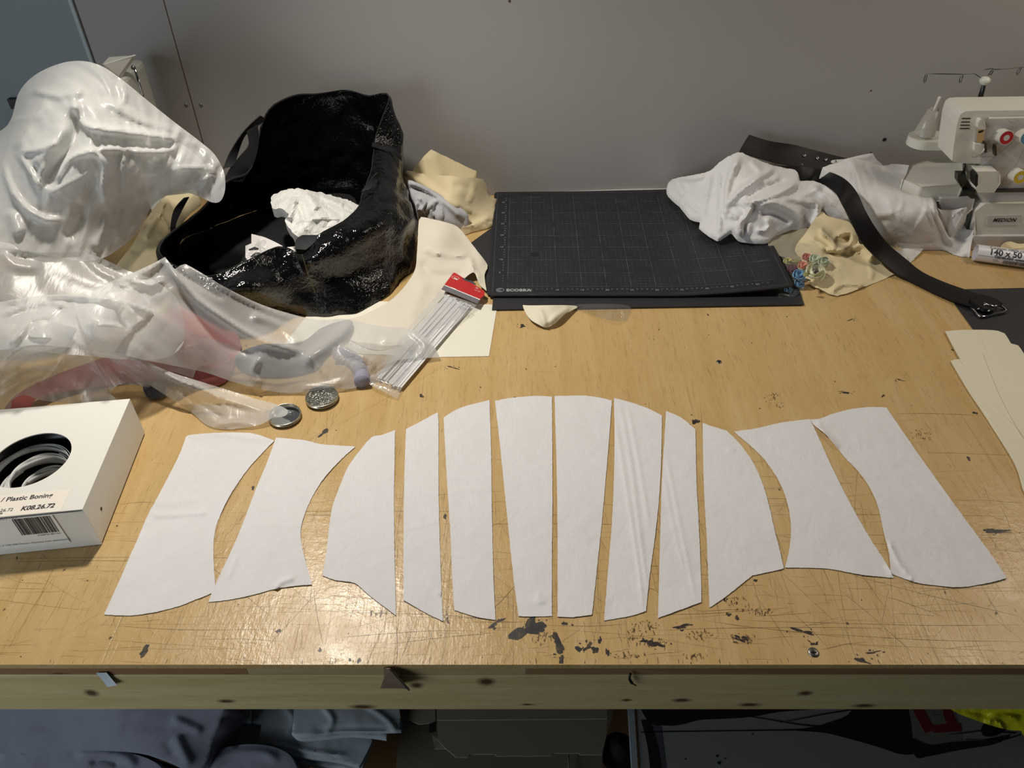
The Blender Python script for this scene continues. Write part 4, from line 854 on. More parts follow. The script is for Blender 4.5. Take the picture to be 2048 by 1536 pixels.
O.append(sheet([(-190,640),(-60,612),(0,604),(60,594),(120,589),(190,592),(250,600),(305,620),(350,650),(400,672),(440,683),(481,697,1),(465,706),(443,717),(420,727),(396,735),(386,757,1),(350,745),(300,735),(240,712),(170,700),(80,690),(0,700),(-190,730)],
 [(0,604,.98,Yv),(120,589,1.0,Yv),(250,600,1.0,Yv),(-190,640,.95,Yv),(481,697,.045),(386,757,.02),(400,672,.075),(200,650,.935,Yv),(0,660,.91,Yv),(80,690,.90,Yv),(0,700,.885,Yv),(-190,730,.86,Yv),(300,735,.045),(300,690,.08)], 6,
 [([(-20,608),(60,598),(120,592),(190,596),(250,606),(310,632),(360,668)],6,.014),([(0,632),(50,612),(95,605),(140,612)],5,.010),([(180,645),(190,640),(205,645),(195,652),(185,650)],3,.010),([(170,650),(240,655),(300,678),(350,700),(375,712)],5,.014),([(225,600),(270,625),(310,650),(350,680),(380,690)],6,.010),
  ([(290,690),(330,700),(370,715)],5,.010),([(380,700),(372,715),(378,690)],4,.010),([(390,683),(400,705),(420,722)],3,.008,'s'),([(60,640),(40,670),(20,690)],6,.010),([(120,606),(100,630),(60,645)],5,.008),([(240,705),(300,700),(330,722)],7,-.008)], .0028, 10, 'f', seed=5))
O.append(sheet([(60,648),(88,640),(115,647),(156,657),(203,673),(260,706),(331,740),(391,760),(456,780),(510,797),(550,808),(575,820),(570,832),(545,836),(536,842),(514,851),(475,857),(448,858),(414,850),(378,821),(338,795),(305,774),(260,746),(221,720),(167,688),(104,676),(60,672)],
 [(60,655,.92,Yv),(95,655,.925,Yv),(104,676,.91,Yv),(167,688,.085),(203,673,.10),(230,700,.085),(260,746,.04),(331,740,.06),(338,795,.02),(391,760,.045),(378,821,.004),(456,780,.025),(414,850,.003),(510,797,.016),(475,857,.002),(550,808,.014),(575,820,.014),(545,836,.012),(450,815,.016),(380,790,.035)], 5,
 [([(88,643),(156,661),(203,678),(260,712),(331,748),(391,775),(456,800),(530,822)],5,.010),([(110,660),(180,680),(240,715),(300,750)],6,.008),([(260,715),(280,722),(300,740)],3,.008),([(330,750),(360,765),(400,775),(440,800),(450,820)],3,.006,'s'),([(360,780),(420,820),(450,840)],5,-.005),([(540,812),(550,825),(545,835)],3,.005),([(430,850),(470,845),(510,848)],4,.005)], .002, 14, 'f', seed=6))
O.append(sheet([(-190,690),(0,680),(100,672),(170,690),(240,730),(300,772),(262,769),(235,771),(219,786,1),(238,803,1),(190,808),(130,806),(80,800),(50,790),(25,800),(0,826),(-190,870)],
 [(0,680,.90,Yv),(100,672,.915,Yv),(-190,690,.86,Yv),(240,730,.05),(300,772,.012),(238,803,.02),(130,806,.035),(50,790,.06),(0,826,.055),(130,715,.09),(180,712,.08),(60,740,.085),(-190,870,.04)], 5,
 [([(0,735),(30,705),(70,690),(130,690),(170,700)],4,.012),([(80,770),(110,740),(130,712),(155,700),(180,710)],4,.012),([(180,712),(200,740),(220,785)],4,.012),([(0,770),(60,735),(120,730)],5,.010),([(0,790),(50,760),(100,745)],6,.008),([(240,745),(262,769),(290,770)],3,.006)], .0028, 10, 'f', seed=7))
og = add('organza_fabric', join(*O), M['organza'], label='billowing sheer white organza heaped on the left side of the bench', cat='fabric')
og.data.materials.append(M['organza2']); nf = len(O[0][1])+len(O[1][1]); assert len(og.data.polygons) == sum(len(q[1]) for q in O)
og.data.polygons.foreach_set('material_index', [0]*nf+[1]*(len(og.data.polygons)-nf))
# things under the organza
M['redcloth'] = fabric('brick_red_cloth', rgb(150, 78, 72), .05, .5, .3); M['darkcloth'] = fabric('charcoal_cloth', rgb(62, 64, 72), .05, .5, .3)
add('red_cloth', sheet([(5,835),(30,792),(110,750),(230,705),(300,655),(360,608),(430,620),(480,680),(470,730),(450,765),(400,775),(330,760),(260,765),(190,775),(120,785),(70,800),(52,830)], [(20,830,.02),(110,750,.03),(360,620,.06),(470,700,.008),(330,765,.006),(450,765,.004),(250,740,.012),(120,790,.012)], 9, (), .004, 12), M['redcloth'], label='brick red cloth lying under the sheer organza', cat='cloth', thick=.0008)
add('dark_grey_cloth', sheet([(470,715),(520,690),(600,685),(645,655),(700,640),(700,668),(655,705),(628,738),(570,752),(500,748)], [(500,720,.010),(645,655,.020),(700,645,.016),(628,738,.006),(540,748,.006)], 7, (), .003, 20), M['darkcloth'], label='charcoal grey cloth showing through the organza below the bag', cat='cloth', thick=.0008)
add('felt_roll', tube(cr([tuple(at(*p)) for p in [(668,706,.016),(690,708,.016),(710,722,.015),(722,742,.014),(724,764,.014)]], False, 5), [.012]*8+[.0125]*9+[.0135]*4, 20), fabric('lavender_felt', rgb(150, 148, 166), .05, .6, .2), label='lavender grey felt roll poking out under the organza end', cat='roll')
add('dark_scrap', sheet([(285,770),(300,766),(330,772),(336,785),(318,797),(296,795)], [(300,780,.006)], 5, (), .003, 50), M['darkcloth'], label='small dark cloth scrap under the organza behind the box', cat='cloth')

# ---------------------------------------------------------------- white machine arm behind the organza
dev = thing('sewing_machine', (atY(240,200,1.56).x, 1.58, T), 'white plastic machine top with chrome rod rising behind the organza', 'sewing machine')
M['plastic'] = plain('white_plastic', rgb(226, 224, 214), .3, bs=.05, bsc=60); M['chrome'] = plain('chrome', (.7,.7,.7,1), .12, 1)
p = [atY(206,129,1.54), atY(219,115,1.56), atY(264,112,1.57), atY(237,150,1.55)]
add('top_flap', extrude(p, (0, .004, -.006)), M['plastic'], dev, smooth=False, bevel=.0015)
q0 = atY(205,150,1.55); q1 = atY(252,150,1.55)
add('machine_body', box(q0.x, q1.x-.005, 1.55, 1.66, T+.0005, q0.z-.004), M['plastic'], dev, smooth=False, bevel=.012)
add('lift_rod', tube([atY(268,133,1.545), atY(284,186,1.54), atY(290,220,1.54)], .0028, 10), M['chrome'], dev)
add('rod_screw', lathe([(0,.004),(.0035,.0035),(.0045,0)], atY(267,135,1.538), (0,-1,0), 16), M['screw'], dev)

# ---------------------------------------------------------------- packet of cable ties
pk = thing('packet', tuple(at(860,680,.006)), 'clear flat packet with a red and grey header card labelled 20x', 'packet')
M['red'] = plain('red_card', rgb(186, 38, 38), .45, bs=.1, bsc=200); M['greycard'] = plain('grey_card', rgb(108, 106, 112), .5); M['whiteink'] = plain('white_print', rgb(236, 232, 230), .5)
def qp(pts, h): return [at(x, y, h) for x, y in pts]
add('header_card', extrude(qp([(908,545),(969,583),(969,591),(960,599),(889,570)], .016), (0,0,.0012)), M['red'], pk, smooth=False)
add('header_card', extrude(qp([(889,570.6),(960,599.4),(955,608),(883,579)], .016), (0,0,.0012)), M['greycard'], pk, smooth=False, label='grey lower band of the header card')
add('hang_slot', extrude(qp([(924,557),(928,556),(936,561),(943,561),(952,568),(951,570),(940,565),(930,561)], .0173), (0,0,.0002)), M['darkcloth'], pk, smooth=False)
hx = (at(960,599,.016)-at(889,570,.016)).normalized(); hy = Vector((0,0,1)).cross(hx)
add('printed_line', join(extrude(qp([(889.3,569.6),(960.3,598.4),(960,600),(889,571)], .0173), (0,0,.0001)), extrude(qp([(902,574),(912,578),(911.6,579.5),(901.4,575)], .0174), (0,0,.0001)), text('20x', .0075, at(905.5,557,.0174), hx, hy, .0002), text('20x', .005, at(950,576,.0174), hx, hy), text('2.5 x 200', .0035, at(949,580,.0174), hx, hy)), M['whiteink'], pk, smooth=False)
ov = []; cxy_ = at(911,555.5,.0174)
for k in range(24):
    a, b = 2*math.pi*k/24, 2*math.pi*(k+1)/24; P = []
    for r_, an in ((1,a),(1,b),(.92,b),(.92,a)): P.append(cxy_+hx*(.0085*r_*math.cos(an))+hy*(.0052*r_*math.sin(an)))
    ov.append((P, [(0,1,2,3)]))
add('printed_ring', join(*ov), M['whiteink'], pk, smooth=False)
add('film_pouch', sheet([(879,583,1),(955,609,1),(940,623),(895,665),(849,716),(815,760),(802,780),(796,798,1),(770,785),(739,768),(735,755,1),(755,735),(790,693),(817,655),(850,618)], [(900,595,.017),(850,650,.012),(800,710,.012),(770,750,.016),(796,798,.004),(739,768,.012),(830,680,.013)], 5, [([(740,755),(770,765),(800,778)],4,.006),([(879,590),(910,600),(945,618)],3,.004)], .0009, 35, 'n', seed=2), M['pouch'], pk)
ic = []; icx = at(930,615,.0195)
def sq(o, u, v, a, b, w=.0007):
    P = [o+u*(-a)+v*(-b), o+u*a+v*(-b), o+u*a+v*b, o+u*(-a)+v*b]; out = []
    for i in range(4):
        A, B = P[i], P[(i+1) % 4]; c = sum(P, Vector())/4; out.append(([A, B, B+(c-B).normalized()*w*1.4, A+(c-A).normalized()*w*1.4], [(0,1,2,3)]))
    return out
ic += sq(icx, hx, hy, .0085, .0072)
tr3 = [icx+hx*(.0045*math.cos(a))+hy*(.0045*math.sin(a)-.0008) for a in (math.pi/2, math.pi*7/6, math.pi*11/6)]
for i in range(3):
    A, B = tr3[i], tr3[(i+1) % 3]; ic.append(([A, B, B+(icx-B)*.25, A+(icx-A)*.25], [(0,1,2,3)]))
add('printed_mark', join(*ic), M['ink'], pk, smooth=False, label='small dark boxed recycling triangle')
rt = random.Random(5); M['tie'] = plain('white_nylon', rgb(226, 226, 226), .35)
for k in range(20):
    s_ = k/19; x0, y0 = 893+s_*47, 592+s_*22+rt.uniform(-3,3); x1, y1 = 752+s_*46+rt.uniform(-4,4), 752+s_*26+rt.uniform(-3,3); h = .0065+.0012*(k % 3)
    A = at(x0, y0, h); B = at(x1, y1, h); d = (B-A).normalized(); n_ = Vector((0,0,1)).cross(d); w_ = .0025
    hd = (A-n_*.0028, A+n_*.0028, A+n_*.0028+d*.006, A-n_*.0028+d*.006)
    add('cable_tie', join(extrude([A-n_*w_, A+n_*w_, B+n_*w_*.7, B-n_*w_*.7], (0,0,.0009)), extrude(list(hd), (0,0,.0024))), M['tie'], smooth=False, label='translucent white cable tie inside the red headed packet', cat='cable tie', group='cable ties in the packet')

# ---------------------------------------------------------------- papers poking out below the mat
add('rolled_paper', sheet([(1046,612),(1060,611),(1152,612),(1130,628),(1108,648),(1092,655),(1075,648),(1058,636)], [(1046,612,.006),(1152,612,.006),(1092,655,.004),(1058,636,.008),(1110,630,.020),(1085,640,.016)], 4, [([(1078,618),(1088,640),(1092,654)],5,.008),([(1140,614),(1115,630),(1095,648)],5,.006)], 0, 9), M['paper'], label='curled cream paper corner poking out below the mat', cat='paper', thick=.0004)
add('clear_sheet', sheet([(1146,610),(1255,611),(1254,641,1),(1232,642),(1200,636),(1170,626)], [(1146,611,.005),(1255,611,.008),(1254,641,.001),(1232,642,.012),(1190,632,.004)], 5, [([(1236,620),(1245,638)],4,.006),([(1160,618),(1190,622),(1215,618)],4,.004)], .0006, 30), M['film'], label='clear plastic sheet corner poking out below the mat', cat='plastic sheet')
# ================================================================ RIGHT SIDE: WHITE CLOTHS, BELT, FLOWERS, OVERLOCKER
add('white_cloth', sheet([(1337,365),(1336,384),(1350,398),(1362,407),(1372,420),(1381,433,1),(1402,436,1),(1399,455,1),(1418,466),(1437,477,1),(1450,468),(1464,459),(1474,468),(1484,476),(1510,479),(1535,479),(1552,466),(1586,451),(1604,453),(1620,457),(1640,445),(1657,435),(1680,442),(1705,451,1),(1700,430),(1688,410),(1668,384),(1634,364),(1600,362,1),(1592,342),(1570,336),(1546,331),(1501,314),(1481,305),(1461,311),(1439,325),(1419,342),(1388,350),(1354,356)],
 [(1340,375,.040),(1354,356,.055),(1388,350,1.61,Yv),(1419,342,1.60,Yv),(1461,311,1.60,Yv),(1481,305,1.60,Yv),(1546,331,1.60,Yv),(1592,342,1.58,Yv),(1634,364,1.55,Yv),(1668,384,1.50,Yv),(1705,451,.050),(1657,435,.060),(1620,457,.045),(1552,466,.042),(1535,479,.036),(1484,476,.036),(1437,477,.034),(1402,445,.036),(1362,407,.038),(1430,400,.075),(1500,400,.105),(1560,390,.115),(1620,405,.095),(1560,440,.070),(1500,450,.062),(1390,385,.07)], 4,
 [([(1444,360),(1446,395),(1445,438)],4,-.007),([(1422,345),(1412,400),(1404,446)],5,.006),([(1440,345),(1440,400),(1438,470)],4,.010),([(1479,312),(1458,360),(1450,400),(1450,440)],7,.020),([(1552,332),(1510,362),(1478,384),(1452,415)],6,.020),([(1597,364),(1560,388),(1520,400),(1494,404)],7,.022),([(1575,360),(1530,375),(1490,398)],5,-.012),([(1598,372),(1550,395),(1515,408)],4,-.012),
  ([(1484,402),(1500,408),(1500,420),(1486,440),(1480,455),(1484,474)],4,.020),([(1470,410),(1490,425),(1470,445)],4,-.010),([(1455,430),(1475,440),(1484,470)],4,.010),([(1513,412),(1545,404),(1575,414),(1595,428),(1612,450)],6,.018),([(1520,430),(1545,428),(1570,440),(1580,448)],5,-.010),([(1530,438),(1538,450),(1528,462),(1510,460)],4,.012),([(1500,445),(1495,470)],4,.008),
  ([(1590,400),(1625,405),(1636,412),(1634,435),(1624,453)],5,.014),([(1645,415),(1640,440)],4,-.010),([(1620,372),(1655,395),(1685,425),(1702,448)],5,.010),([(1560,350),(1540,362),(1520,360)],4,.008),([(1500,322),(1520,345),(1500,365)],5,.010),([(1362,368),(1372,378),(1362,392)],3,.008),([(1348,362),(1356,380),(1366,396)],3,.006),([(1370,400),(1400,425)],5,.006),([(1353,360),(1380,358),(1412,352)],4,.008),([(1640,372),(1600,395),(1560,400)],5,.008)],
 .0032, 8, 'f', jag=.25, skirt=.015, down=.012, floor=.026), M['shirt'], label='crumpled white cotton heap lying on the back right of the cutting mat', cat='cloth', thick=.0006)
add('white_cloth', sheet([(1662,323),(1690,318),(1720,311),(1745,306,1),(1752,318),(1765,333),(1740,345),(1690,345)], [(1662,323,1.635,Yv),(1745,306,1.65,Yv),(1765,333,1.63,Yv),(1700,345,1.62,Yv)], 4, [([(1690,322),(1745,312)],3,.004)], .001, 20, skirt=.01), M['shirt'], label='white cotton corner sticking up behind the belt', cat='cloth', thick=.0006)
add('white_cloth', sheet([(1645,338),(1660,330),(1677,325),(1700,318),(1725,320),(1762,331),(1790,328),(1818,331,1),(1812,350),(1808,364,1),(1825,370),(1845,378),(1862,390),(1872,405),(1878,418),(1905,420),(1934,414,1),(1932,435),(1930,455),(1948,461,1),(1943,485),(1939,513,1),(1920,513),(1900,506),(1882,496),(1850,493),(1820,497),(1790,495),(1770,478),(1748,455),(1733,421),(1705,382),(1676,353)],
 [(1645,338,1.575,Yv),(1700,318,1.60,Yv),(1762,331,1.61,Yv),(1818,331,1.60,Yv),(1808,364,1.56,Yv),(1862,390,1.50,Yv),(1878,418,1.455,Yv),(1934,414,1.45,Yv),(1930,455,.035),(1948,461,.045),(1939,513,.003),(1882,496,.006),(1850,493,.010),(1790,495,.016),(1748,455,.055),(1733,421,.085),(1705,382,.110),(1780,400,.125),(1830,420,.110),(1800,460,.065),(1850,460,.06),(1740,360,.13)], 4,
 [([(1700,320),(1712,345),(1722,380),(1738,415)],6,.012),([(1725,325),(1740,350),(1750,380)],6,-.006),([(1765,335),(1790,350),(1808,364)],4,.006),([(1808,366),(1840,372),(1862,392)],3,.010,'s'),([(1862,392),(1868,420),(1885,455),(1905,490)],4,.014,'s'),([(1872,405),(1882,440),(1905,480)],3,-.012),([(1930,416),(1908,432),(1902,460),(1906,495)],4,.012,'s'),([(1855,405),(1845,435),(1820,470)],4,.006),
  ([(1790,365),(1805,395),(1800,425)],4,.005),([(1850,395),(1858,425),(1868,455)],3,.006),([(1835,385),(1845,410),(1862,430)],3,.004),([(1750,450),(1775,440),(1800,460),(1845,470)],8,-.006),([(1735,425),(1765,430),(1790,425)],8,.006),([(1880,500),(1905,508),(1935,510)],4,.005),([(1905,470),(1930,458)],4,.006),([(1780,480),(1830,486),(1870,484)],4,-.004)],
 .0035, 9, 'f', jag=.25, skirt=.012), M['shirt'], label='white cotton heap in front of the overlocker right of the belt', cat='cloth', thick=.0006)
add('rolled_cloth', sheet([(1752,455),(1758,447),(1770,445),(1785,455),(1798,475),(1800,490),(1815,515),(1830,518,1),(1818,526),(1805,520),(1785,505),(1770,490),(1757,475)], [(1752,455,.045),(1770,445,.06),(1798,475,.030),(1830,518,.004),(1805,520,.003),(1770,490,.025)], 3, [([(1758,462),(1780,475),(1795,495)],5,.008),([(1756,456),(1766,448),(1772,456),(1764,462)],2.5,.008)], .001, 30), M['cream'], label='rolled cream cotton end between the belt and the white heap', cat='cloth', thick=.0006)
add('white_cloth', sheet([(1775,497),(1800,493),(1850,494,1),(1838,508),(1828,517,1),(1820,526,1),(1812,520),(1795,508)], [(1775,497,.010),(1850,494,.006),(1820,526,.001),(1812,510,.012)], 3, [([(1790,500),(1805,512),(1816,522)],4,.006)], .001, 30), M['shirt'], label='white cotton tail lying on the bench under the white heap', cat='cloth', thick=.0005)
add('cream_cloth', sheet([(1640,425),(1657,433),(1685,440),(1700,446),(1714,470),(1720,488),(1739,486),(1750,495),(1756,517),(1775,540),(1789,548,1),(1760,562),(1733,572),(1700,585),(1674,592,1),(1659,588),(1640,578),(1622,570),(1606,545),(1604,523),(1590,500),(1600,480),(1612,465)],
 [(1640,425,.075),(1700,446,.060),(1720,488,.035),(1739,486,.055),(1756,517,.020),(1789,548,.004),(1733,572,.003),(1674,592,.003),(1622,570,.004),(1604,523,.020),(1600,480,.045),(1660,470,.060),(1680,520,.030),(1640,530,.025),(1700,550,.012)], 4,
 [([(1640,462),(1660,480),(1668,497),(1650,500)],4,.016),([(1665,480),(1690,465),(1705,470),(1700,490),(1680,500),(1665,505)],5,.018),([(1640,455),(1650,475)],3,.012),([(1670,475),(1700,478)],3,-.012),([(1645,505),(1690,510),(1712,500)],4,-.010),([(1700,500),(1720,490),(1738,490),(1744,510),(1735,525)],5,.016),([(1715,505),(1728,515)],3,-.010),([(1620,475),(1640,490),(1650,500)],5,.010),
  ([(1665,590),(1672,575),(1695,568),(1730,572)],4,.010),([(1670,530),(1710,545),(1750,548)],8,.006),([(1640,545),(1665,555)],8,.006),([(1735,530),(1745,545),(1740,560)],4,.005)], .002, 18, jag=.2), M['cream'], label='crumpled cream cotton beside the flowers under the belt', cat='cloth', thick=.0006)
add('tulle_cloth', sheet([(1535,480),(1552,467),(1586,452),(1620,457),(1640,460),(1612,478),(1598,500),(1602,520),(1570,515),(1545,505)], [(1535,480,.030),(1586,452,.045),(1640,460,.055),(1602,520,.022),(1545,505,.018)], 5, (), .003, 30), organza('beige_tulle', .75, .95, (204, 194, 168), .4), label='sheer beige cloth between the cutting mat and the flower bag', cat='cloth', thick=0)

# ---------------------------------------------------------------- belt
def leather():
    t = NT('black_leather'); c = t.coord(); return t.fin(t.pbsdf(rgb(22, 20, 20), .5, 0, t.bump(t.noise(c, 500, 3), .25, .0003), Specular_IOR_Level=.3))
M['leather'] = leather()
belt = thing('belt', tuple(at(1750, 500, .0)), 'wide black leather belt with silver eyelets draped over the white heaps', 'belt')
E1 = [atY(1498,270,1.672), atY(1540,283,1.668), atY(1591,291,1.66), atY(1640,304,1.655), atY(1682,315,1.648), atY(1720,322,1.642), atY(1766,334,1.636)]
E2 = [atY(1478,304,1.640), atY(1513,315,1.636), atY(1549,325,1.63), atY(1596,334,1.625), atY(1643,341,1.62), atY(1700,340,1.622), atY(1764,336,1.633)]
add('belt_strap', ribbon(E1, E2, 8, 6, .002), M['leather'], belt, thick=.0035, label='upper end of the strap lying along the wall')
E1 = [atY(1560,332,1.612),atY(1600,333,1.606),atY(1645,341,1.60),at(1682,354,.150),at(1711,382,.142),at(1730,421,.118),at(1750,455,.090),at(1776,489,.050),at(1812,520,.016),at(1844,545,.0055),at(1887,565,.0055),at(1926,579,.007),at(1958,590,.009),at(1994,603,.011)]
E2 = [atY(1572,352,1.600),atY(1596,360,1.588),atY(1634,364,1.575),at(1668,383,.135),at(1688,416,.120),at(1705,450,.095),at(1725,487,.062),at(1755,517,.034),at(1794,549,.010),at(1819,562,.0050),at(1870,587,.0048),at(1904,601,.0065),at(1936,612,.009),at(1966,622,.011)]
add('belt_strap', ribbon(E1, E2, 8, 6, .002), M['leather'], belt, thick=.0035, label='long strap running down to the buckle')
M['eyelet'] = plain('silver_eyelet', (.75,.74,.72,1), .2, 1)
for (x, y, Y) in [(1609,311,1.645),(1635,316,1.642),(1652,319,1.64),(1672,323,1.638),(1603,330,1.632),(1629,334,1.63)]:
    add('eyelet', xf(lathe([(.0012,.0),(.0018,.0014),(.0028,.0012),(.0032,0)], (0,0,0), (0,0,1), 14), Matrix.Translation(atY(x, y, Y-.004)) @ Matrix.Rotation(.95, 4, 'X')), M['eyelet'], belt)
ba = at(1937,607,.006); bb = at(1962,633,.006); bc = at(2012,622,.006); bd = at(1990,600,.006)
loop = cr([tuple(p) for p in (ba, (ba+bb)/2+Vector((-.001,-.001,0)), bb, (bb+bc)/2+Vector((.001,-.001,0)), bc, (bc+bd)/2, bd, (bd+ba)/2)], True, 6)
lv, lf = tube(list(loop)+[loop[0]], .0022, 8, cap=False)
add('buckle', (lv, lf), M['chrome'], belt)
add('buckle_plate', extrude([at(1938,604,.012), at(1966,622,.012), at(1985,624,.012), at(2002,610,.012), at(1988,600,.012), at(1962,592,.012)], (0,0,.004)), M['leather'], belt, smooth=False, bevel=.0015)
for (x, y) in [(1957,618),(1978,622),(1992,612),(1970,610)]:
    add('rivet', lathe([(0,.0022),(.0018,.0016),(.0026,0)], at(x, y, .0165), n=14), M['chrome'], belt)
add('buckle_prong', tube([at(1968,606,.019), at(1985,612,.018), at(2004,618,.012)], .0016, 8), M['chrome'], belt)

# ---------------------------------------------------------------- bag of fabric flowers
fb = thing('flower_packet', tuple(at(1610,545,.0)), 'crinkled clear bag holding small fabric roses at the mat corner', 'packet')
add('film_bag', sheet([(1552,488),(1570,482),(1595,484),(1632,492),(1655,508),(1668,525),(1662,545),(1652,562),(1625,574),(1604,580),(1590,592),(1563,597),(1556,588),(1578,582),(1592,574),(1580,548),(1565,518)], [(1545,500,.030),(1630,492,.055),(1668,525,.045),(1650,560,.040),(1600,578,.030),(1556,592,.012),(1600,530,.066),(1630,545,.064),(1570,520,.050)], 4, (), .004, 35, 'n', seed=9), M['crinkle'], fb)
def rose(x, y, h, r, col, lb, lean=(0,-.5,.85)):
    r *= 1.22
    o = thing('fabric_rose', tuple(at(x, y, 0)), lb, 'flower', 'fabric roses in the clear bag'); c = at(x, y, h); m = plain('rose_'+str(len(bpy.data.materials)), rgb(*col), .8, bs=.3, bd=.0006, bsc=260)
    q = Vector((0,0,1)).rotation_difference(Vector(lean).normalized())
    for k in range(6):
        a0 = k*2.4; rr = r*(1-.13*k); V = []; F = []; n, mm = 12, 5
        for i in range(n+1):
            for j in range(mm+1):
                a = a0+(i/n-.5)*2.3; s_ = j/mm; rad = rr*(math.sin(s_*1.9)*.95+.05); z = r*(s_*1.0-.55)*(1-.02*k)+r*.10*k*s_-.12*r*((i/n-.5)*2)**2*s_
                V.append(c+q @ Vector((rad*math.cos(a), rad*math.sin(a), z)))
        for i in range(n):
            for j in range(mm): e = i*(mm+1)+j; F.append((e, e+1, e+mm+2, e+mm+1))
        add('petal', (V, F), m, o, thick=.0006)
    return o, c, q
M['leafdark'] = plain('dark_green_leaf', rgb(62, 66, 44), .7); M['leafpale'] = plain('olive_leaf', rgb(150, 146, 86), .7); M['seed'] = plain('dark_brown_centre', rgb(62, 34, 28), .8, bs=.5, bsc=600)
r1, c, q = rose(1627,547,.030,.0175,(246,246,214),'cream rose with a dark brown centre, frontmost in the clear bag')
add('rose_centre', xf(lathe([(0,.0035),(.003,.0032),(.0055,.002),(.006,0),(.005,-.002)], (0,0,0), n=18), Matrix.Translation(c+q @ Vector((0,0,.010))) @ q.to_matrix().to_4x4()), M['seed'], r1)
rose(1596,552,.028,.0115,(120,178,216),'pale blue rose beside the cutting mat corner')
rose(1597,568,.010,.009,(120,174,212),'pale blue rose low beneath the mat corner')
rose(1628,520,.036,.0105,(222,236,212),'pale green rose behind the cream rose')
rose(1645,526,.034,.0105,(226,238,214),'pale green rose furthest right in the clear bag')
rose(1604,532,.030,.0085,(250,180,146),'small peach rose between the blue and green roses')
rose(1583,540,.026,.0095,(120,36,66),'dark plum rose against the cutting mat edge')
rose(1612,516,.034,.0085,(220,112,106),'dusty pink rose at the back of the clear bag')
rose(1574,524,.024,.008,(226,222,140),'yellowish green rose at the back left of the clear bag')
rose(1575,580,.008,.007,(150,184,204),'small pale blue rose lying on the backing board')
def leaf(x, y, h, L, a, m, lb):
    c = at(x, y, h); V = []; F = []
    for i in range(7):
        s_ = i/6; w = L*.28*math.sin(math.pi*min(1, s_*.96+.03)); 
        for sg in (-1, 0, 1): V.append((c.x+(s_-.5)*L*math.cos(a)-sg*w*math.sin(a), c.y+(s_-.5)*L*math.sin(a)+sg*w*math.cos(a), c.z+.002*(1-abs(sg))+.003*math.sin(s_*3)))
    for i in range(6):
        for j in range(2): e = i*3+j; F.append((e, e+1, e+4, e+3))
    add('fabric_leaf', (V, F), m, label=lb, cat='leaf', thick=.0005, group='fabric leaves among the roses')
leaf(1613,562,.040,.014,-.2,M['leafdark'],'dark green fabric leaf in front of the cream rose')
leaf(1610,550,.043,.016,1.2,M['leafpale'],'olive fabric leaf between the blue and cream roses')
leaf(1610,539,.038,.009,.3,M['leafdark'],'dark green fabric leaf under the peach rose')
leaf(1580,527,.036,.014,-.6,M['leafdark'],'dark green fabric leaf behind the plum rose')
leaf(1592,524,.036,.018,.1,M['leafpale'],'olive fabric leaf behind the peach rose')
leaf(1632,531,.048,.010,.0,M['leafdark'],'dark green fabric leaf below the pale green roses')
leaf(1650,518,.046,.010,-.3,M['leafdark'],'dark green fabric leaf at the right of the pale green roses')

# ---------------------------------------------------------------- overlocker
YF = 1.50; ov = thing('overlocker', (atY(2040,480,1.48).x, 1.60, T), 'white overlocker machine with coloured tension dials at the right edge', 'sewing machine')
def mbox(px, Y0, Y1, nm, mt='plastic', bev=.004, **k): return add(nm, prism(px, Y0, Y1), M[mt], ov, smooth=False, bevel=bev, **k)
M['plasticg'] = plain('grey_white_plastic', rgb(200, 197, 194), .35, bs=.05, bsc=60); M['darkmetal'] = plain('dark_metal', (.10,.11,.11,1), .35, 1)
# head: rounded casing
HO = [(1873,318),(1880,275),(1888,240),(1893,224),(1899,215),(1908,210),(1922,208),(2070,205),(2260,200),(2260,330),(1960,330),(1930,330),(1898,325),(1880,323)]
bx0 = atY(1873,318,1.50)
hv = prism([(1904,322),(1908,290),(1914,250),(1918,236),(1922,228),(1930,223),(1945,222),(2260,218),(2260,326),(1940,327),(1918,326)], 1.475, 1.545)
V = [Vector(v) for v in hv[0]]; n2 = len(V)//2
add('machine_head', hv, M['plastic'], ov, smooth=False, bevel=.007)
# recessed grey front with tension panel
mbox([(1975,238),(2260,234),(2260,382),(1990,384),(1972,345),(1962,330),(1968,270)], 1.4745, 1.50, 'tension_panel', 'plasticg', .002)
mbox([(1962,325),(2260,325),(2260,440),(1962,440)], 1.50, 1.63, 'machine_column', 'plasticg', .004)
# base
mbox([(1948,468),(1955,425),(1972,412),(2260,405),(2260,468),(2100,480),(1950,480)], 1.455, 1.66, 'machine_base', 'plastic', .006)
mbox([(1960,386),(2260,380),(2260,412),(1975,418),(1962,400)], 1.470, 1.62, 'looper_cover', 'plasticg', .004)
a = atY(1948,470,1.455); b = atY(1948,484,1.452)
add('base_plate', box(a.x-.003, a.x+.33, 1.450, 1.665, T+.0005, a.z+.001), M['plasticg'], ov, smooth=False, bevel=.002)
add('dark_slot', prism([(1992,380),(2260,374),(2260,383),(1988,385)], 1.468, 1.48), M['darkmetal'], ov, smooth=False)
mbox([(1956,344),(1996,344),(2000,350),(2000,366),(1988,384),(1956,384),(1953,378),(1957,372),(1958,355)], 1.445, 1.472, 'needle_guard', 'plastic', .002)
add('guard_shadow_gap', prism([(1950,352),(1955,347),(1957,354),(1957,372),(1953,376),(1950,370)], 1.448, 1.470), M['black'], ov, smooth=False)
# vents
for k, (x0, x1, y) in enumerate([(1911,1928,237),(1910,1927,244),(1908,1926.5,250.5),(1907,1926,257)]):
    add('vent_slot', prism([(x0+13,y-1),(x1+13,y-1),(x1+13,y+1),(x0+13,y+1)], 1.4743, 1.4760), M['darkmetal'], ov, smooth=False)
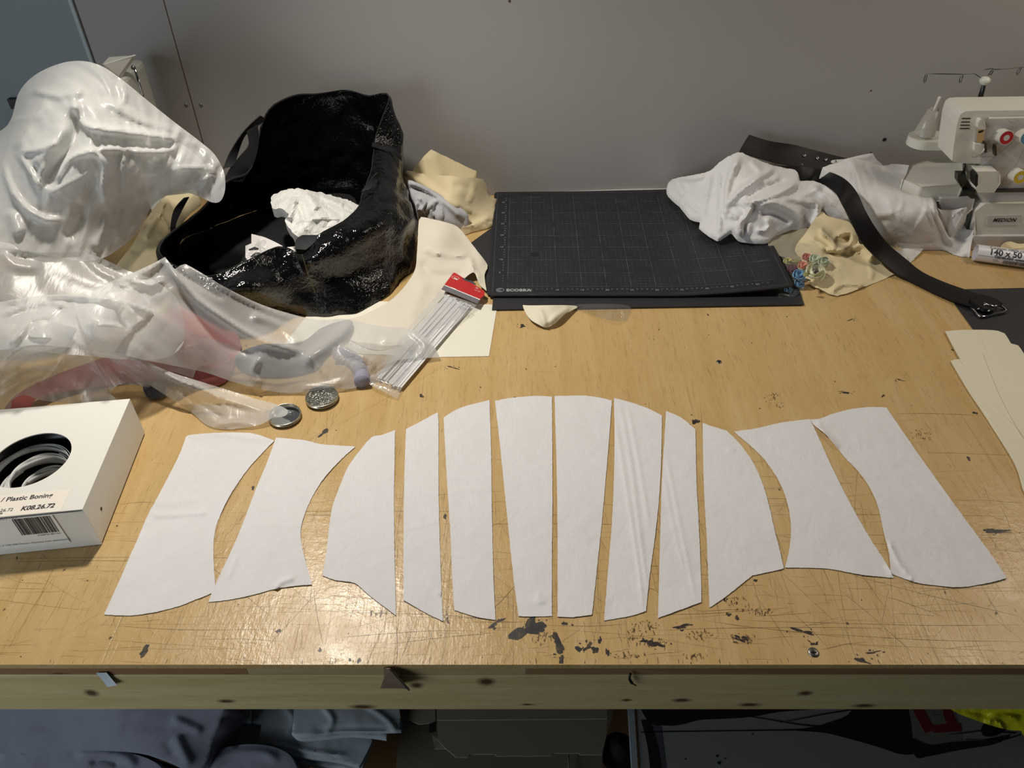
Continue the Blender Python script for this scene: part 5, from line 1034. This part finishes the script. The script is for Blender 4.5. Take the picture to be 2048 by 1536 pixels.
# dials
def dial(x, y, col, lb):
    d = thing_part = None; c = atY(x, y, 1.455); rr = .0138
    g = lathe([(0,-.002),(rr,-.002),(rr,.001),(rr*.98,.002),(rr*1.0,.018),(rr*1.05,.024)], c, (0,1,-.15), 40)
    # ribbed rim
    Vg = [Vector(v) for v in g[0]]
    for i, v in enumerate(Vg):
        if i % 2 and (i//40) in (1,2,3,4): Vg[i] = c+(v-c)*1.0
    k = add('tension_dial', (Vg, g[1]), M['plastic'], ov, label=lb, sharp=40)
    add('dial_ring', lathe([(rr*.42,0),(rr*.92,0)], c+Vector((0,-.0023,.0003)), (0,1,-.15), 40), plain('dial_'+lb.split()[0], col, .45), k)
    add('dial_centre', lathe([(0,0),(rr*.42,0)], c+Vector((0,-.0024,.0003)), (0,1,-.15), 30), M['plasticg'], k)
    tk = []
    for q in range(12):
        an = q*math.pi/6; ctr = c+Vector((math.cos(an)*rr*.78, -.0027, math.sin(an)*rr*.78)); s_ = .0006; tk.append(([ctr+Vector((dx, 0, dz)) for dx, dz in ((-s_,-s_),(s_,-s_),(s_,s_),(-s_,s_))], [(0,1,2,3)]))
    add('dial_marks', join(*tk), M['ink'], k, smooth=False)
dial(2012,275,rgb(176,42,46),'red ringed dial'); dial(2054,275,rgb(96,140,168),'blue ringed dial'); dial(2040,354,rgb(208,176,52),'yellow ringed dial')
# chrome thread guide with white caps
c0 = atY(1959,255,1.472)
add('thread_guide', prism([(1957,257),(1969,257),(1967,291),(1953,291)], 1.466, 1.474), M['chrome'], ov, smooth=False, bevel=.001)
add('guide_cap', prism([(1957,257),(1958,246),(1961,241),(1965,240),(1969,244),(1970,257)], 1.462, 1.476), M['plastic'], ov, smooth=False, bevel=.002)
add('guide_cap', prism([(1952,290),(1969,290),(1967,300),(1960,307),(1951,304)], 1.462, 1.476), M['plastic'], ov, smooth=False, bevel=.002)
add('guide_slot', prism([(1957,263),(1967,260),(1967,263),(1961,266),(1957,266)], 1.4655, 1.4665), M['black'], ov, smooth=False)
add('thread_bar', tube([atY(1978,236,1.468), atY(2250,233,1.468)], .0018, 8), M['plastic'], ov)
M['thread'] = plain('grey_thread', rgb(110, 104, 106), .8)
def thr(P, Y=1.466): add('thread', tube([atY(x, y, Y) for x, y in P], .0003, 5), M['thread'], ov)
thr([(1944,313),(1948,315),(1985,300)]); thr([(1948,314),(1992,313)]); thr([(2024,285),(1996,308),(1960,338)]); thr([(2014,238),(2020,244),(2030,246),(2040,240)]); thr([(2047,300),(2035,325),(2028,335)]); thr([(2008,348),(2004,375)])
for x, y in ((1972,298),(1992,304)): add('thread_hook', prism([(x-2,y-12),(x+1,y-12),(x+2,y+6),(x-2,y+8),(x-3,y-2)], 1.460, 1.470), M['darkmetal'], ov, smooth=False)
# needle bar, presser foot
add('needle_bar', tube([atY(1929,324,1.50), atY(1928,350,1.50)], .0028, 10), M['darkmetal'], ov)
add('presser_bar', tube([atY(1941,324,1.52), atY(1941,335,1.52)], .004, 10), M['darkmetal'], ov)
add('presser_foot', join(prism([(1916,348),(1932,348),(1932,372),(1936,376),(1948,378),(1948,386),(1940,392),(1932,388),(1922,374),(1915,362)], 1.485, 1.50), prism([(1930,384),(1950,384),(1950,392),(1938,394)], 1.47, 1.50)), M['darkmetal'], ov, smooth=False, bevel=.001)
add('foot_screw', lathe([(0,.004),(.003,.003),(.004,0)], atY(1950,357,1.47), (0,-1,0), 14), M['chrome'], ov)
mbox([(1932,332),(1950,332),(1950,350),(1944,360),(1936,352)], 1.505, 1.53, 'needle_plate_guard', 'plastic', .002)
# cloth plate and side box
h1 = .092
def topq(pts, h, th, nm, mt): add(nm, extrude([at(x, y, h) for x, y in pts], (0,0,-th)), M[mt], ov, smooth=False, bevel=.003)
topq([(1806,361),(1822,333),(1842,326),(1873,317),(1905,316),(1926,330),(1926,370),(1843,372)], .135, .035, 'cloth_plate', 'plastic')
topq([(1895,376),(1915,372),(1936,372),(1962,392),(1948,400),(1925,398)], .080, .012, 'stitch_plate', 'plasticg')
zt = .082
a0 = at(1866,384,zt); 
add('side_box', (lambda P, d: extrude(P, d))([at(1867,378,zt+.006), at(1890,376,zt+.006), at(1899,384,zt+.004), at(1908,382,zt+.004), at(1922,398,zt), at(1888,400,zt), at(1876,390,zt+.003)], (0,0,-.030)), M['plastic'], ov, smooth=False, bevel=.002)
mbox([(1884,400),(1946,400),(1943,418),(1930,430),(1884,422)], 1.470, 1.55, 'free_arm', 'plasticg', .003)
mbox([(1928,420),(1945,420),(1940,440),(1935,460),(1928,450)], 1.475, 1.50, 'arm_underside', 'darkmetal', .001)
# maker plate
pl = [(1976,432),(2042,430),(2041,448),(1974,450)]
add('name_plate', prism(pl, 1.4535, 1.4552), M['plasticg'], ov, smooth=False, bevel=.0005)
o_ = atY(1985,443.5,1.4532)
add('maker_name', text('MEDION', .0118, o_, (1,0,0.0), (0,0,1), .0004, space=1.08, shear=.1), M['black'], ov, smooth=False)
# spool platform, cone and pin
sp = atY(1850,277,1.60)
def stadium(cx, cy, rx, ry, x1, z, th):
    P = [Vector((cx-rx*math.sin(a)*1.0, cy+ry*math.cos(a), z)) for a in [math.pi*k/16 for k in range(17)]]
    P += [Vector((x1, cy-ry, z)), Vector((x1, cy+ry, z))]; return extrude(P, (0,0,-th))
add('spool_tray', stadium(sp.x, 1.61, .030, .030, sp.x+.16, sp.z, .018), M['plastic'], ov, smooth=False, bevel=.003)
add('spool_cone', lathe([(.0215,.006),(.0125,.060),(.011,.060),(.0205,.006)], (sp.x, 1.61, sp.z), (.05,0,1), 28), organza('frosted_plastic', .6, .9, (214,210,202), .3), ov)
add('spool_pin', join(lathe([(.010,0),(.009,.004),(.005,.006),(.0048,.035),(.003,.040),(.0028,.078),(.0032,.086),(0,.088)], (sp.x, 1.61, sp.z), (.05,0,1), 20)), M['plastic'], ov)
# thread stand
tp = atY(1970,160,1.575); tb = atY(1957,215,1.575)
add('stand_pole', join(tube([tb, tp], .0042, 10), tube([tb+Vector((-.006,0,0)), tp+Vector((-.003,0,-.004))], .0015, 8)), M['darkmetal'], ov)
kb = lathe([(0,.007),(.006,.006),(.0105,.002),(.010,-.003),(.006,-.009),(0,-.010)], tp, n=20); add('stand_cap', kb, M['plastic'], ov)
def wire(P, Y=1.575): add('thread_wire', tube([atY(x, y, Y) for x, y in P], .00085, 6), M['darkmetal'], ov)
wire([(1961,155),(1955,151),(1948,147),(1925,148.5),(1856,147.5),(1854,152),(1851,163),(1849,166),(1847.5,163),(1850,152),(1853,148)])
wire([(1926,148),(1925,155),(1922,164),(1919,165),(1919,160),(1922,152)])
wire([(1976,151),(1983,142),(1986,137),(1982,137),(1970,139.5)]); wire([(1981,141),(1979,149),(1982,150),(1987,141)]); wire([(1984,139),(2000,138.5),(2044,134),(2060,134)]); wire([(2043,135),(2038,146),(2034,150),(2033,146),(2037,139),(2041,134)])
for x in (1936, 2007): add('top_pin', lathe([(.002,0),(.002,.004),(.003,.007),(0,.009)], atY(x, 208, 1.54)+Vector((0,0,-.003)), n=10), M['plastic'], ov)

# ---------------------------------------------------------------- labelled roll and cream bundle at the far right
ra, rb = at(1949,508,.016), at(2230,545,.016); 
def roll():
    d = (rb-ra).normalized(); s_ = d.cross(Vector((0,0,1))).normalized(); u = s_.cross(d); V = []; F = []; n = 40; r = .0175; L = (rb-ra).length
    for j in range(2):
        for i in range(n+1):
            a = i/n*math.pi*2.15; rr = r-.0016*i/n; V.append(ra+d*L*j+(s_*math.cos(a+.3)+u*math.sin(a+.3))*rr)
    for i in range(n): F.append((i, i+1, n+2+i, n+1+i))
    return V, F, d, s_, u, r
V, F, d_, s_, u_, r_ = roll()
for v in V: v.z += .0035
rl = thing('paper_roll', ((ra.x+rb.x)/2, (ra.y+rb.y)/2, T), 'rolled white label sheet printed 140 x 50 at the right edge', 'paper roll')
add('rolled_sheet', (V, F), plain('glossy_label_paper', rgb(222, 220, 224), .3), rl, thick=.0004, off=-1)
def rolltext(s, size, along, a0, **k):
    def fn(p):
        an = a0+p.y/r_; return ra+Vector((0,0,.0035))+d_*(along+p.x)+(s_*math.cos(an)+u_*math.sin(an))*(r_+.0005)
    return text(s, size, Vector(), (1,0,0), (0,1,0), k.get('bold', .0), fn)
A0 = None
# angle 0 points along s_; find the sign so the text faces the viewer
face = 1 if s_.y < 0 else -1
def rt_(s, size, along, ang, bold=0):
    def fn(p):
        an = ang+p.y/r_; o = (Vector((-s_.x, -s_.y, -s_.z)) if s_.y > 0 else s_)
        return ra+Vector((0,0,.0035))+d_*(along+p.x)+(o*math.cos(an)+Vector((0,0,1))*math.sin(an))*(r_+.0006)
    return text(s, size, Vector(), (1,0,0), (0,1,0), bold, fn)
add('printed_text', join(rt_('Coupon 100% coton', .0095, .022, 1.25), rt_('140 x 50 cm', .0175, .021, .50, .0005), rt_('T0838IU050  coton', .0072, .032, .16, .0002), rt_('coton', .004, .032, -.10), rt_('Couleur', .004, .032, -.32)), M['ink'], rl, smooth=False)
bars = []; x = .052; rs = random.Random(8)
while x < .12:
    w = rs.choice([.0006,.001,.0016]); o = (-s_ if s_.y > 0 else s_); P = []
    for al, an in ((x,.02),(x+w,.02),(x+w,-.5),(x,-.5)): P.append(ra+Vector((0,0,.0035))+d_*al+(o*math.cos(an)+Vector((0,0,1))*math.sin(an))*(r_+.0008))
    bars.append((P, [(0,1,2,3)])); x += w+rs.choice([.0006,.001])
add('barcode', join(*bars), M['ink'], rl, smooth=False)
add('cream_cloth', sheet([(2000,500),(2006,488),(2020,483),(2040,488),(2075,484),(2140,490),(2150,520),(2080,520),(2020,512)], [(2000,500,.006),(2020,484,.030),(2075,484,.035),(2150,520,.02),(2080,515,.03)], 4, [([(2010,492),(2030,496),(2060,492)],4,.008)], .002, 30), M['cream'], label='cream cotton edge behind the labelled roll', cat='cloth', thick=.0008)
# ================================================================ ON THE EDGE AND UNDER THE BENCH
def fr(x, y, d=.0): return atY(x, y, FY-.001-d)
add('tape_scrap', sheet([(192,1346,1),(213,1345,1),(234,1370,1),(215,1374,1),(205,1360)], [(192,1346,FY-.0015,Yv),(213,1345,FY-.0015,Yv),(234,1370,FY-.006,Yv),(215,1374,FY-.003,Yv)], 4, [([(200,1352),(222,1366)],3,.001)], 0, 9, floor=-9), plain('white_tape', rgb(206, 214, 220), .5), label='small white tape scrap stuck on the front edge at the left', cat='tape', thick=.0003)
cw = thing('cardboard_wedge', tuple(fr(790,1372,.01)), 'small folded brown cardboard wedge stuck in the bench front edge', 'cardboard')
M['brown'] = plain('brown_cardboard', rgb(116, 98, 80), .8, bs=.1, bsc=200, var=.08, vsc=14); M['browndark'] = plain('cut_cardboard_edge', rgb(52, 42, 36), .8)
add('card_face', extrude([fr(767,1337,.001), fr(780,1338,.004), fr(818,1378,.016), fr(768,1358,.006)], (0,.0012,0)), M['brown'], cw, smooth=False)
add('card_flap', extrude([fr(768,1358,.006), fr(818,1379,.016), fr(805,1377,.010), fr(761,1377,.003)], (0,.0010,.0004)), M['brown'], cw, smooth=False)
add('cut_edge', extrude([fr(778,1337,.0045), fr(782,1338,.0045), fr(820,1379,.0165), fr(817,1381,.0165)], (0,-.0006,0)), M['browndark'], cw, smooth=False)
add('dark_hook', tube(cr([tuple(p) for p in (fr(1261,1347,.002), fr(1259,1357,.005), fr(1264,1366,.005), fr(1272,1371,.003))], False, 5), [.0016]*6+[.002]*5+[.0008]*5, 8), M['black'], label='small black curved hook on the front edge right of centre', cat='hook')
M['bluegrey'] = fabric('grey_blue_wool', rgb(124, 128, 142), .06, .6, .4, wsc=12); M['dust'] = fabric('pale_blue_sheet', rgb(160, 170, 176), .04, .3, .3)
M['drab'] = plain('drab_cardboard', rgb(136, 126, 108), .85, bs=.1, bsc=200, var=.06, vsc=10)
SZ = SH-T
def ush(ol, ctrl, nm, mt, lb, cat, rd=(), amp=.004, scl=9, th=.002, sp=9, **k):
    return add(nm, sheet(ol, ctrl, sp, rd, amp, scl, floor=-9, **k), mt, label=lb, cat=cat, thick=th)
# folded grey wool, three lobes
gw = thing('wool_cloth', tuple(at(200,1500,-.30)), 'bulky blue grey woollen cloth folded on the shelf at lower left', 'cloth')
def wool(nm, ol, ctrl, rd, amp=.003, **k): add(nm, sheet(ol, ctrl, 6, [(a, b*1.5, c*.45)+tuple(e) for a, b, c, *e in rd], amp, 9, floor=-9, skirt=.03, down=.10, **k), M['bluegrey'], gw, thick=.003)
wool('upper_fold', [(-150,1380),(200,1385),(430,1400),(440,1440),(425,1480),(410,1530),(380,1540),(330,1520),(260,1500),(150,1500),(0,1505),(-150,1510)], [(0,1390,-.155),(300,1395,-.15),(435,1440,-.19),(420,1500,-.23),(380,1540,-.245),(0,1500,-.225),(200,1495,-.222),(250,1440,-.17),(-150,1510,-.22)],
  [([(60,1452),(130,1455),(200,1444),(290,1428)],8,-.008),([(240,1455),(320,1450),(345,1455)],8,-.006),([(345,1437),(375,1450),(405,1463)],5,.012),([(350,1470),(365,1500),(380,1530)],6,.014),([(330,1480),(350,1510)],7,-.006)])
wool('lower_fold', [(-150,1500),(0,1500),(120,1498),(200,1500),(270,1510),(320,1535),(330,1580),(300,1640),(0,1650),(-150,1650)], [(0,1500,-.235),(200,1500,-.235),(320,1535,-.25),(0,1640,-.29),(300,1640,-.29)], [([(150,1508),(210,1506),(250,1515),(275,1535)],5,.012),([(180,1525),(215,1520),(240,1532)],4,-.010),([(0,1510),(50,1500)],5,.006)])
wool('side_fold', [(400,1560),(410,1520),(440,1500),(500,1490),(560,1500),(590,1530),(600,1600),(420,1620)], [(410,1520,-.26),(500,1490,-.25),(590,1530,-.27),(500,1600,-.29)], [([(420,1530),(460,1510),(520,1505),(560,1520)],5,.012),([(430,1545),(500,1530)],6,-.004)])
# stack of folded plastic sheets
STACK = [
 ([(440,1400,1),(760,1400,1),(745,1480),(730,1520),(722,1541,1),(680,1536),(600,1526),(520,1508),(465,1487,1),(468,1455)], -.287, 'pale blue folded plastic sheet, lowest of the stack under the bench'),
 ([(500,1400,1),(770,1400,1),(745,1478),(727,1517),(718,1533,1),(671,1521),(598,1513),(515,1499,1),(524,1446,1),(500,1443,1)], -.273, 'pale blue plastic sheet, second lowest, with a square notched left edge'),
 ([(427,1400,1),(500,1400,1),(500,1443,1),(478,1445),(466,1460),(450,1450),(430,1428)], -.262, 'small scalloped pale blue plastic sheet at the left of the stack'),
 ([(590,1400,1),(780,1400,1),(772,1477,1),(744,1473),(700,1470),(640,1476),(600,1478),(584,1468,1)], -.257, 'pale blue plastic sheet, second from the top of the stack'),
 ([(595,1400,1),(795,1400,1),(803,1453),(801,1461,1),(770,1462),(720,1462),(671,1463),(610,1471),(584,1467,1)], -.245, 'topmost pale blue plastic sheet with a pointed right corner')]
for k, (ol, h, lb) in enumerate(STACK):
    cx = sum(q[0] for q in ol)/len(ol)
    add('plastic_sheet', sheet(ol, [(440,1400,h+.008),(800,1400,h+.008),(cx,1430,h+.010),(cx,1500,h),(500,1490,h),(760,1480,h)], 5, [([(cx-60,1412),(cx-40,1440),(cx-55,1470)],5,.003),([(cx+20,1405),(cx+70,1440),(cx+90,1470)],5,.003),([(cx-80,1462),(cx,1456),(cx+80,1458)],5,-.002),([(520,1480),(600,1500),(700,1512)],4,.004)], .002, 16, floor=-9, seed=k, skirt=.004, down=.008), M['dust'], label=lb, cat='plastic sheet', group='folded plastic sheets under the bench', thick=.001)
# cardboard box and loose cardboard
cb = thing('cardboard_box', tuple(at(1030,1500,-.30)), 'flattened drab cardboard box with open flaps under the middle of the bench', 'cardboard box')
def cp(pts, h, th, nm, mt='drab'): add(nm, extrude([at(x, y, h) for x, y in pts], (0,0,-th)), M[mt], cb, smooth=False)
cp([(872,1380),(1215,1380),(1214,1437),(874,1440)], -.245, .003, 'box_lid')
cp([(874,1440),(1214,1437),(1211,1480),(1204,1509),(1160,1509),(1158,1506),(1105,1506),(1103,1511),(1050,1512),(1040,1511),(994,1512),(990,1508),(940,1508),(936,1514),(912,1514),(892,1497),(890,1496),(876,1480)], -.262, .003, 'box_flap')
cp([(810,1380),(870,1380),(870,1441),(858,1446),(838,1448),(812,1436)], -.250, .003, 'side_flap')
cp([(864,1470),(880,1480),(892,1497),(870,1497)], -.266, .003, 'corner_tab')
add('dark_opening', extrude([at(858,1443,-.262), at(872,1441,-.262), at(872,1463,-.262), at(858,1465,-.262)], (0,0,-.001)), M['black'], cb, smooth=False)
add('cardboard_sheet', extrude([at(x, y, -.33) for x, y in [(800,1380),(1240,1380),(1205,1500),(1204,1650),(780,1650),(795,1500)]], (0,0,-.004)), plain('dark_drab_card', rgb(118, 108, 90), .85, var=.06, vsc=10), label='larger drab cardboard sheet lying beneath the flattened box', cat='cardboard', smooth=False)
add('card_stick', tube([at(1137,1506,-.322), at(1138,1560,-.322)], .0012, 6), M['drab'], label='thin pale stick beside the cardboard under the bench', cat='stick')
# framed ink painting lying flat
pt = thing('painting', tuple(at(1640,1500,-.30)), 'white panel painted with a dark brush shape and red blocks under the bench', 'painting')
hP = -.27
PQ = [at(1255,1380,hP), at(2300,1380,hP), at(2300,1640,hP), at(1285,1640,hP)]
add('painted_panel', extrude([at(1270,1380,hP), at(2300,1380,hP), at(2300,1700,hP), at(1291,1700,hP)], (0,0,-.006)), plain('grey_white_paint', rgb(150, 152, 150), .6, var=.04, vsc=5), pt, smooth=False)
add('panel_edge', extrude([at(1254,1380,hP+.002), at(1266,1380,hP+.002), at(1286,1700,hP+.002), at(1274,1700,hP+.002)], (0,0,-.010)), M['strip'], pt, smooth=False)
M['inkp'] = plain('black_brush_ink', rgb(34, 30, 34), .6); M['redp'] = plain('dark_red_paint', rgb(124, 42, 40), .6); M['palep'] = plain('pale_brush_paint', rgb(128, 126, 116), .6); M['violet'] = plain('violet_wash', rgb(92, 80, 94), .6)
def brush(pts, k, m, nm, sm=True, lb=None):
    P = smooth_outline(pts, 8) if sm else np.array([p[:2] for p in pts]); 
    add(nm, extrude([at(x, y, hP+.0003*k) for x, y in P], (0,0,-.0002)), m, pt, smooth=False, label=lb)
brush([(1280,1416,1),(1700,1412,1),(1640,1418),(1560,1424),(1500,1434),(1440,1438),(1400,1440),(1360,1450),(1330,1451),(1300,1446)], 1, M['inkp'], 'brush_stroke')
brush([(1282,1440,1),(1300,1440,1),(1318,1500),(1330,1600,1),(1305,1600,1),(1296,1500)], 2, M['inkp'], 'brush_stroke')
brush([(1306,1450,1),(1322,1452,1),(1340,1600,1),(1322,1600,1)], 1.5, M['violet'], 'brush_stroke')
brush([(1282,1463,1),(1560,1459),(1620,1455),(1660,1444),(1695,1430),(1705,1412,1),(1815,1412,1),(1822,1450),(1825,1480),(1830,1506),(1800,1508),(1760,1495),(1700,1478),(1650,1466),(1600,1462),(1560,1461.5),(1282,1465,1)], 2, M['inkp'], 'brush_stroke')
brush([(1812,1412,1),(1905,1412,1),(1915,1440),(1925,1480),(1920,1495),(1870,1505),(1832,1512),(1825,1480),(1822,1440)], 1, M['palep'], 'brush_stroke')
brush([(1822,1478),(1860,1490),(1900,1485),(1960,1480),(2020,1470),(1990,1488),(1920,1500),(1860,1512),(1832,1514)], 3, M['inkp'], 'brush_stroke')
brush([(1822,1413,1),(1845,1413,1),(1870,1460,1),(1850,1466,1)], 2, M['redp'], 'colour_block', False, 'dark red block'); brush([(1884,1413,1),(1900,1413,1),(1922,1462,1),(1896,1464,1)], 2, M['redp'], 'colour_block', False, 'dark red block'); brush([(1858,1450,1),(1920,1446,1),(1924,1462,1),(1868,1466,1)], 2.2, M['redp'], 'colour_block', False, 'dark red block')
brush([(1864,1430,1),(1886,1429,1),(1894,1447,1),(1872,1449,1)], 2.4, M['palep'], 'colour_block', False, 'pale block')
brush([(1965,1450),(1990,1446),(2015,1455),(1990,1472),(1965,1470)], 2, M['inkp'], 'brush_stroke')
for L_ in ([(1560,1446),(1640,1430),(1700,1420)],[(1500,1434),(1600,1450),(1660,1455)],[(1900,1470),(1960,1462),(2030,1466)],[(1930,1480),(2000,1482),(2040,1470)]):
    add('ink_line', tube([at(x, y, hP+.0006) for x, y in L_], .0008, 5), M['inkp'], pt)
for x, y, r in ((1434,1512,3),(1438,1526,4),(1450,1517,2),(1371,1518,2),(1505,1468,2)):
    add('ink_drop', lathe([(0,.0004),(r*.0006,.0002)], at(x, y, hP+.0004), n=10), M['inkp'], pt)
M['yellow'] = plain('yellow_plastic', rgb(200, 196, 30), .35, bs=.4, bsc=40, bd=.004)
ush([(1900,1412),(1960,1405),(2060,1400),(2200,1400),(2200,1500),(2060,1475),(2042,1462),(2020,1460),(1980,1450),(1940,1436),(1915,1426)], [(1900,1412,-.22),(2060,1405,-.20),(2200,1500,-.24),(2040,1462,-.245),(1950,1436,-.235)], 'plastic_bag', M['yellow'], 'crumpled bright yellow plastic bag under the bench at the right', 'bag', [([(1970,1450),(2000,1430),(2040,1440)],4,.010),([(1990,1440),(2010,1460)],3,.008),([(1930,1420),(1980,1432)],4,-.006)], .004, 30, .0006, 5)
add('dark_ball', lathe([(0,.03),(.014,.026),(.026,.015),(.03,0),(.026,-.015),(.014,-.026),(0,-.03)], at(1236,1505,-.36), n=24), M['bagfloor'], label='round black object on the shelf right of the cardboard', cat='ball')
# ================================================================ LIGHT AND CAMERA
sc = bpy.context.scene
cam = bpy.data.cameras.new('camera'); co = bpy.data.objects.new('camera', cam); COL.objects.link(co)
co.location = (0, 0, T+CH); co.rotation_euler = (math.pi/2-TH, 0, 0); cam.sensor_fit = 'HORIZONTAL'; cam.sensor_width = 36; cam.lens = FL/2048*36; cam.clip_start = .02
sc.camera = co
def light(name, kind, loc, rot, energy, col, **kw):
    l = bpy.data.lights.new(name, kind); l.energy = energy; l.color = col
    for k, v in kw.items(): setattr(l, k, v)
    o = bpy.data.objects.new(name, l); COL.objects.link(o); o.location = loc
    o.rotation_euler = Vector(rot).to_track_quat('-Z', 'Y').to_euler(); return o
light('bench_lamp', 'SPOT', (-.50, 1.22, T+1.18), (.38, -.52, -1), 58, (1.0, .94, .84), spot_size=math.radians(140), spot_blend=.8, shadow_soft_size=.055)
light('room_light', 'AREA', (-1.9, -.7, T+.35), (1.35, 1.3, -.45), 17, (.84, .93, 1.0), shape='RECTANGLE', size=1.4, size_y=1.0)
light('side_lamp', 'SPOT', (1.55, 1.25, T+1.15), (-.35, -.05, -1), 20, (1.0, .88, .72), spot_size=math.radians(140), spot_blend=.8, shadow_soft_size=.2)
w = bpy.data.worlds.new('room'); sc.world = w; w.use_nodes = True
w.node_tree.nodes['Background'].inputs[0].default_value = (.62, .72, .85, 1); w.node_tree.nodes['Background'].inputs[1].default_value = .022
vs = sc.view_settings; vs.view_transform = 'Standard'; vs.look = 'None'; vs.gamma = 1; vs.use_curve_mapping = False; vs.exposure = 0
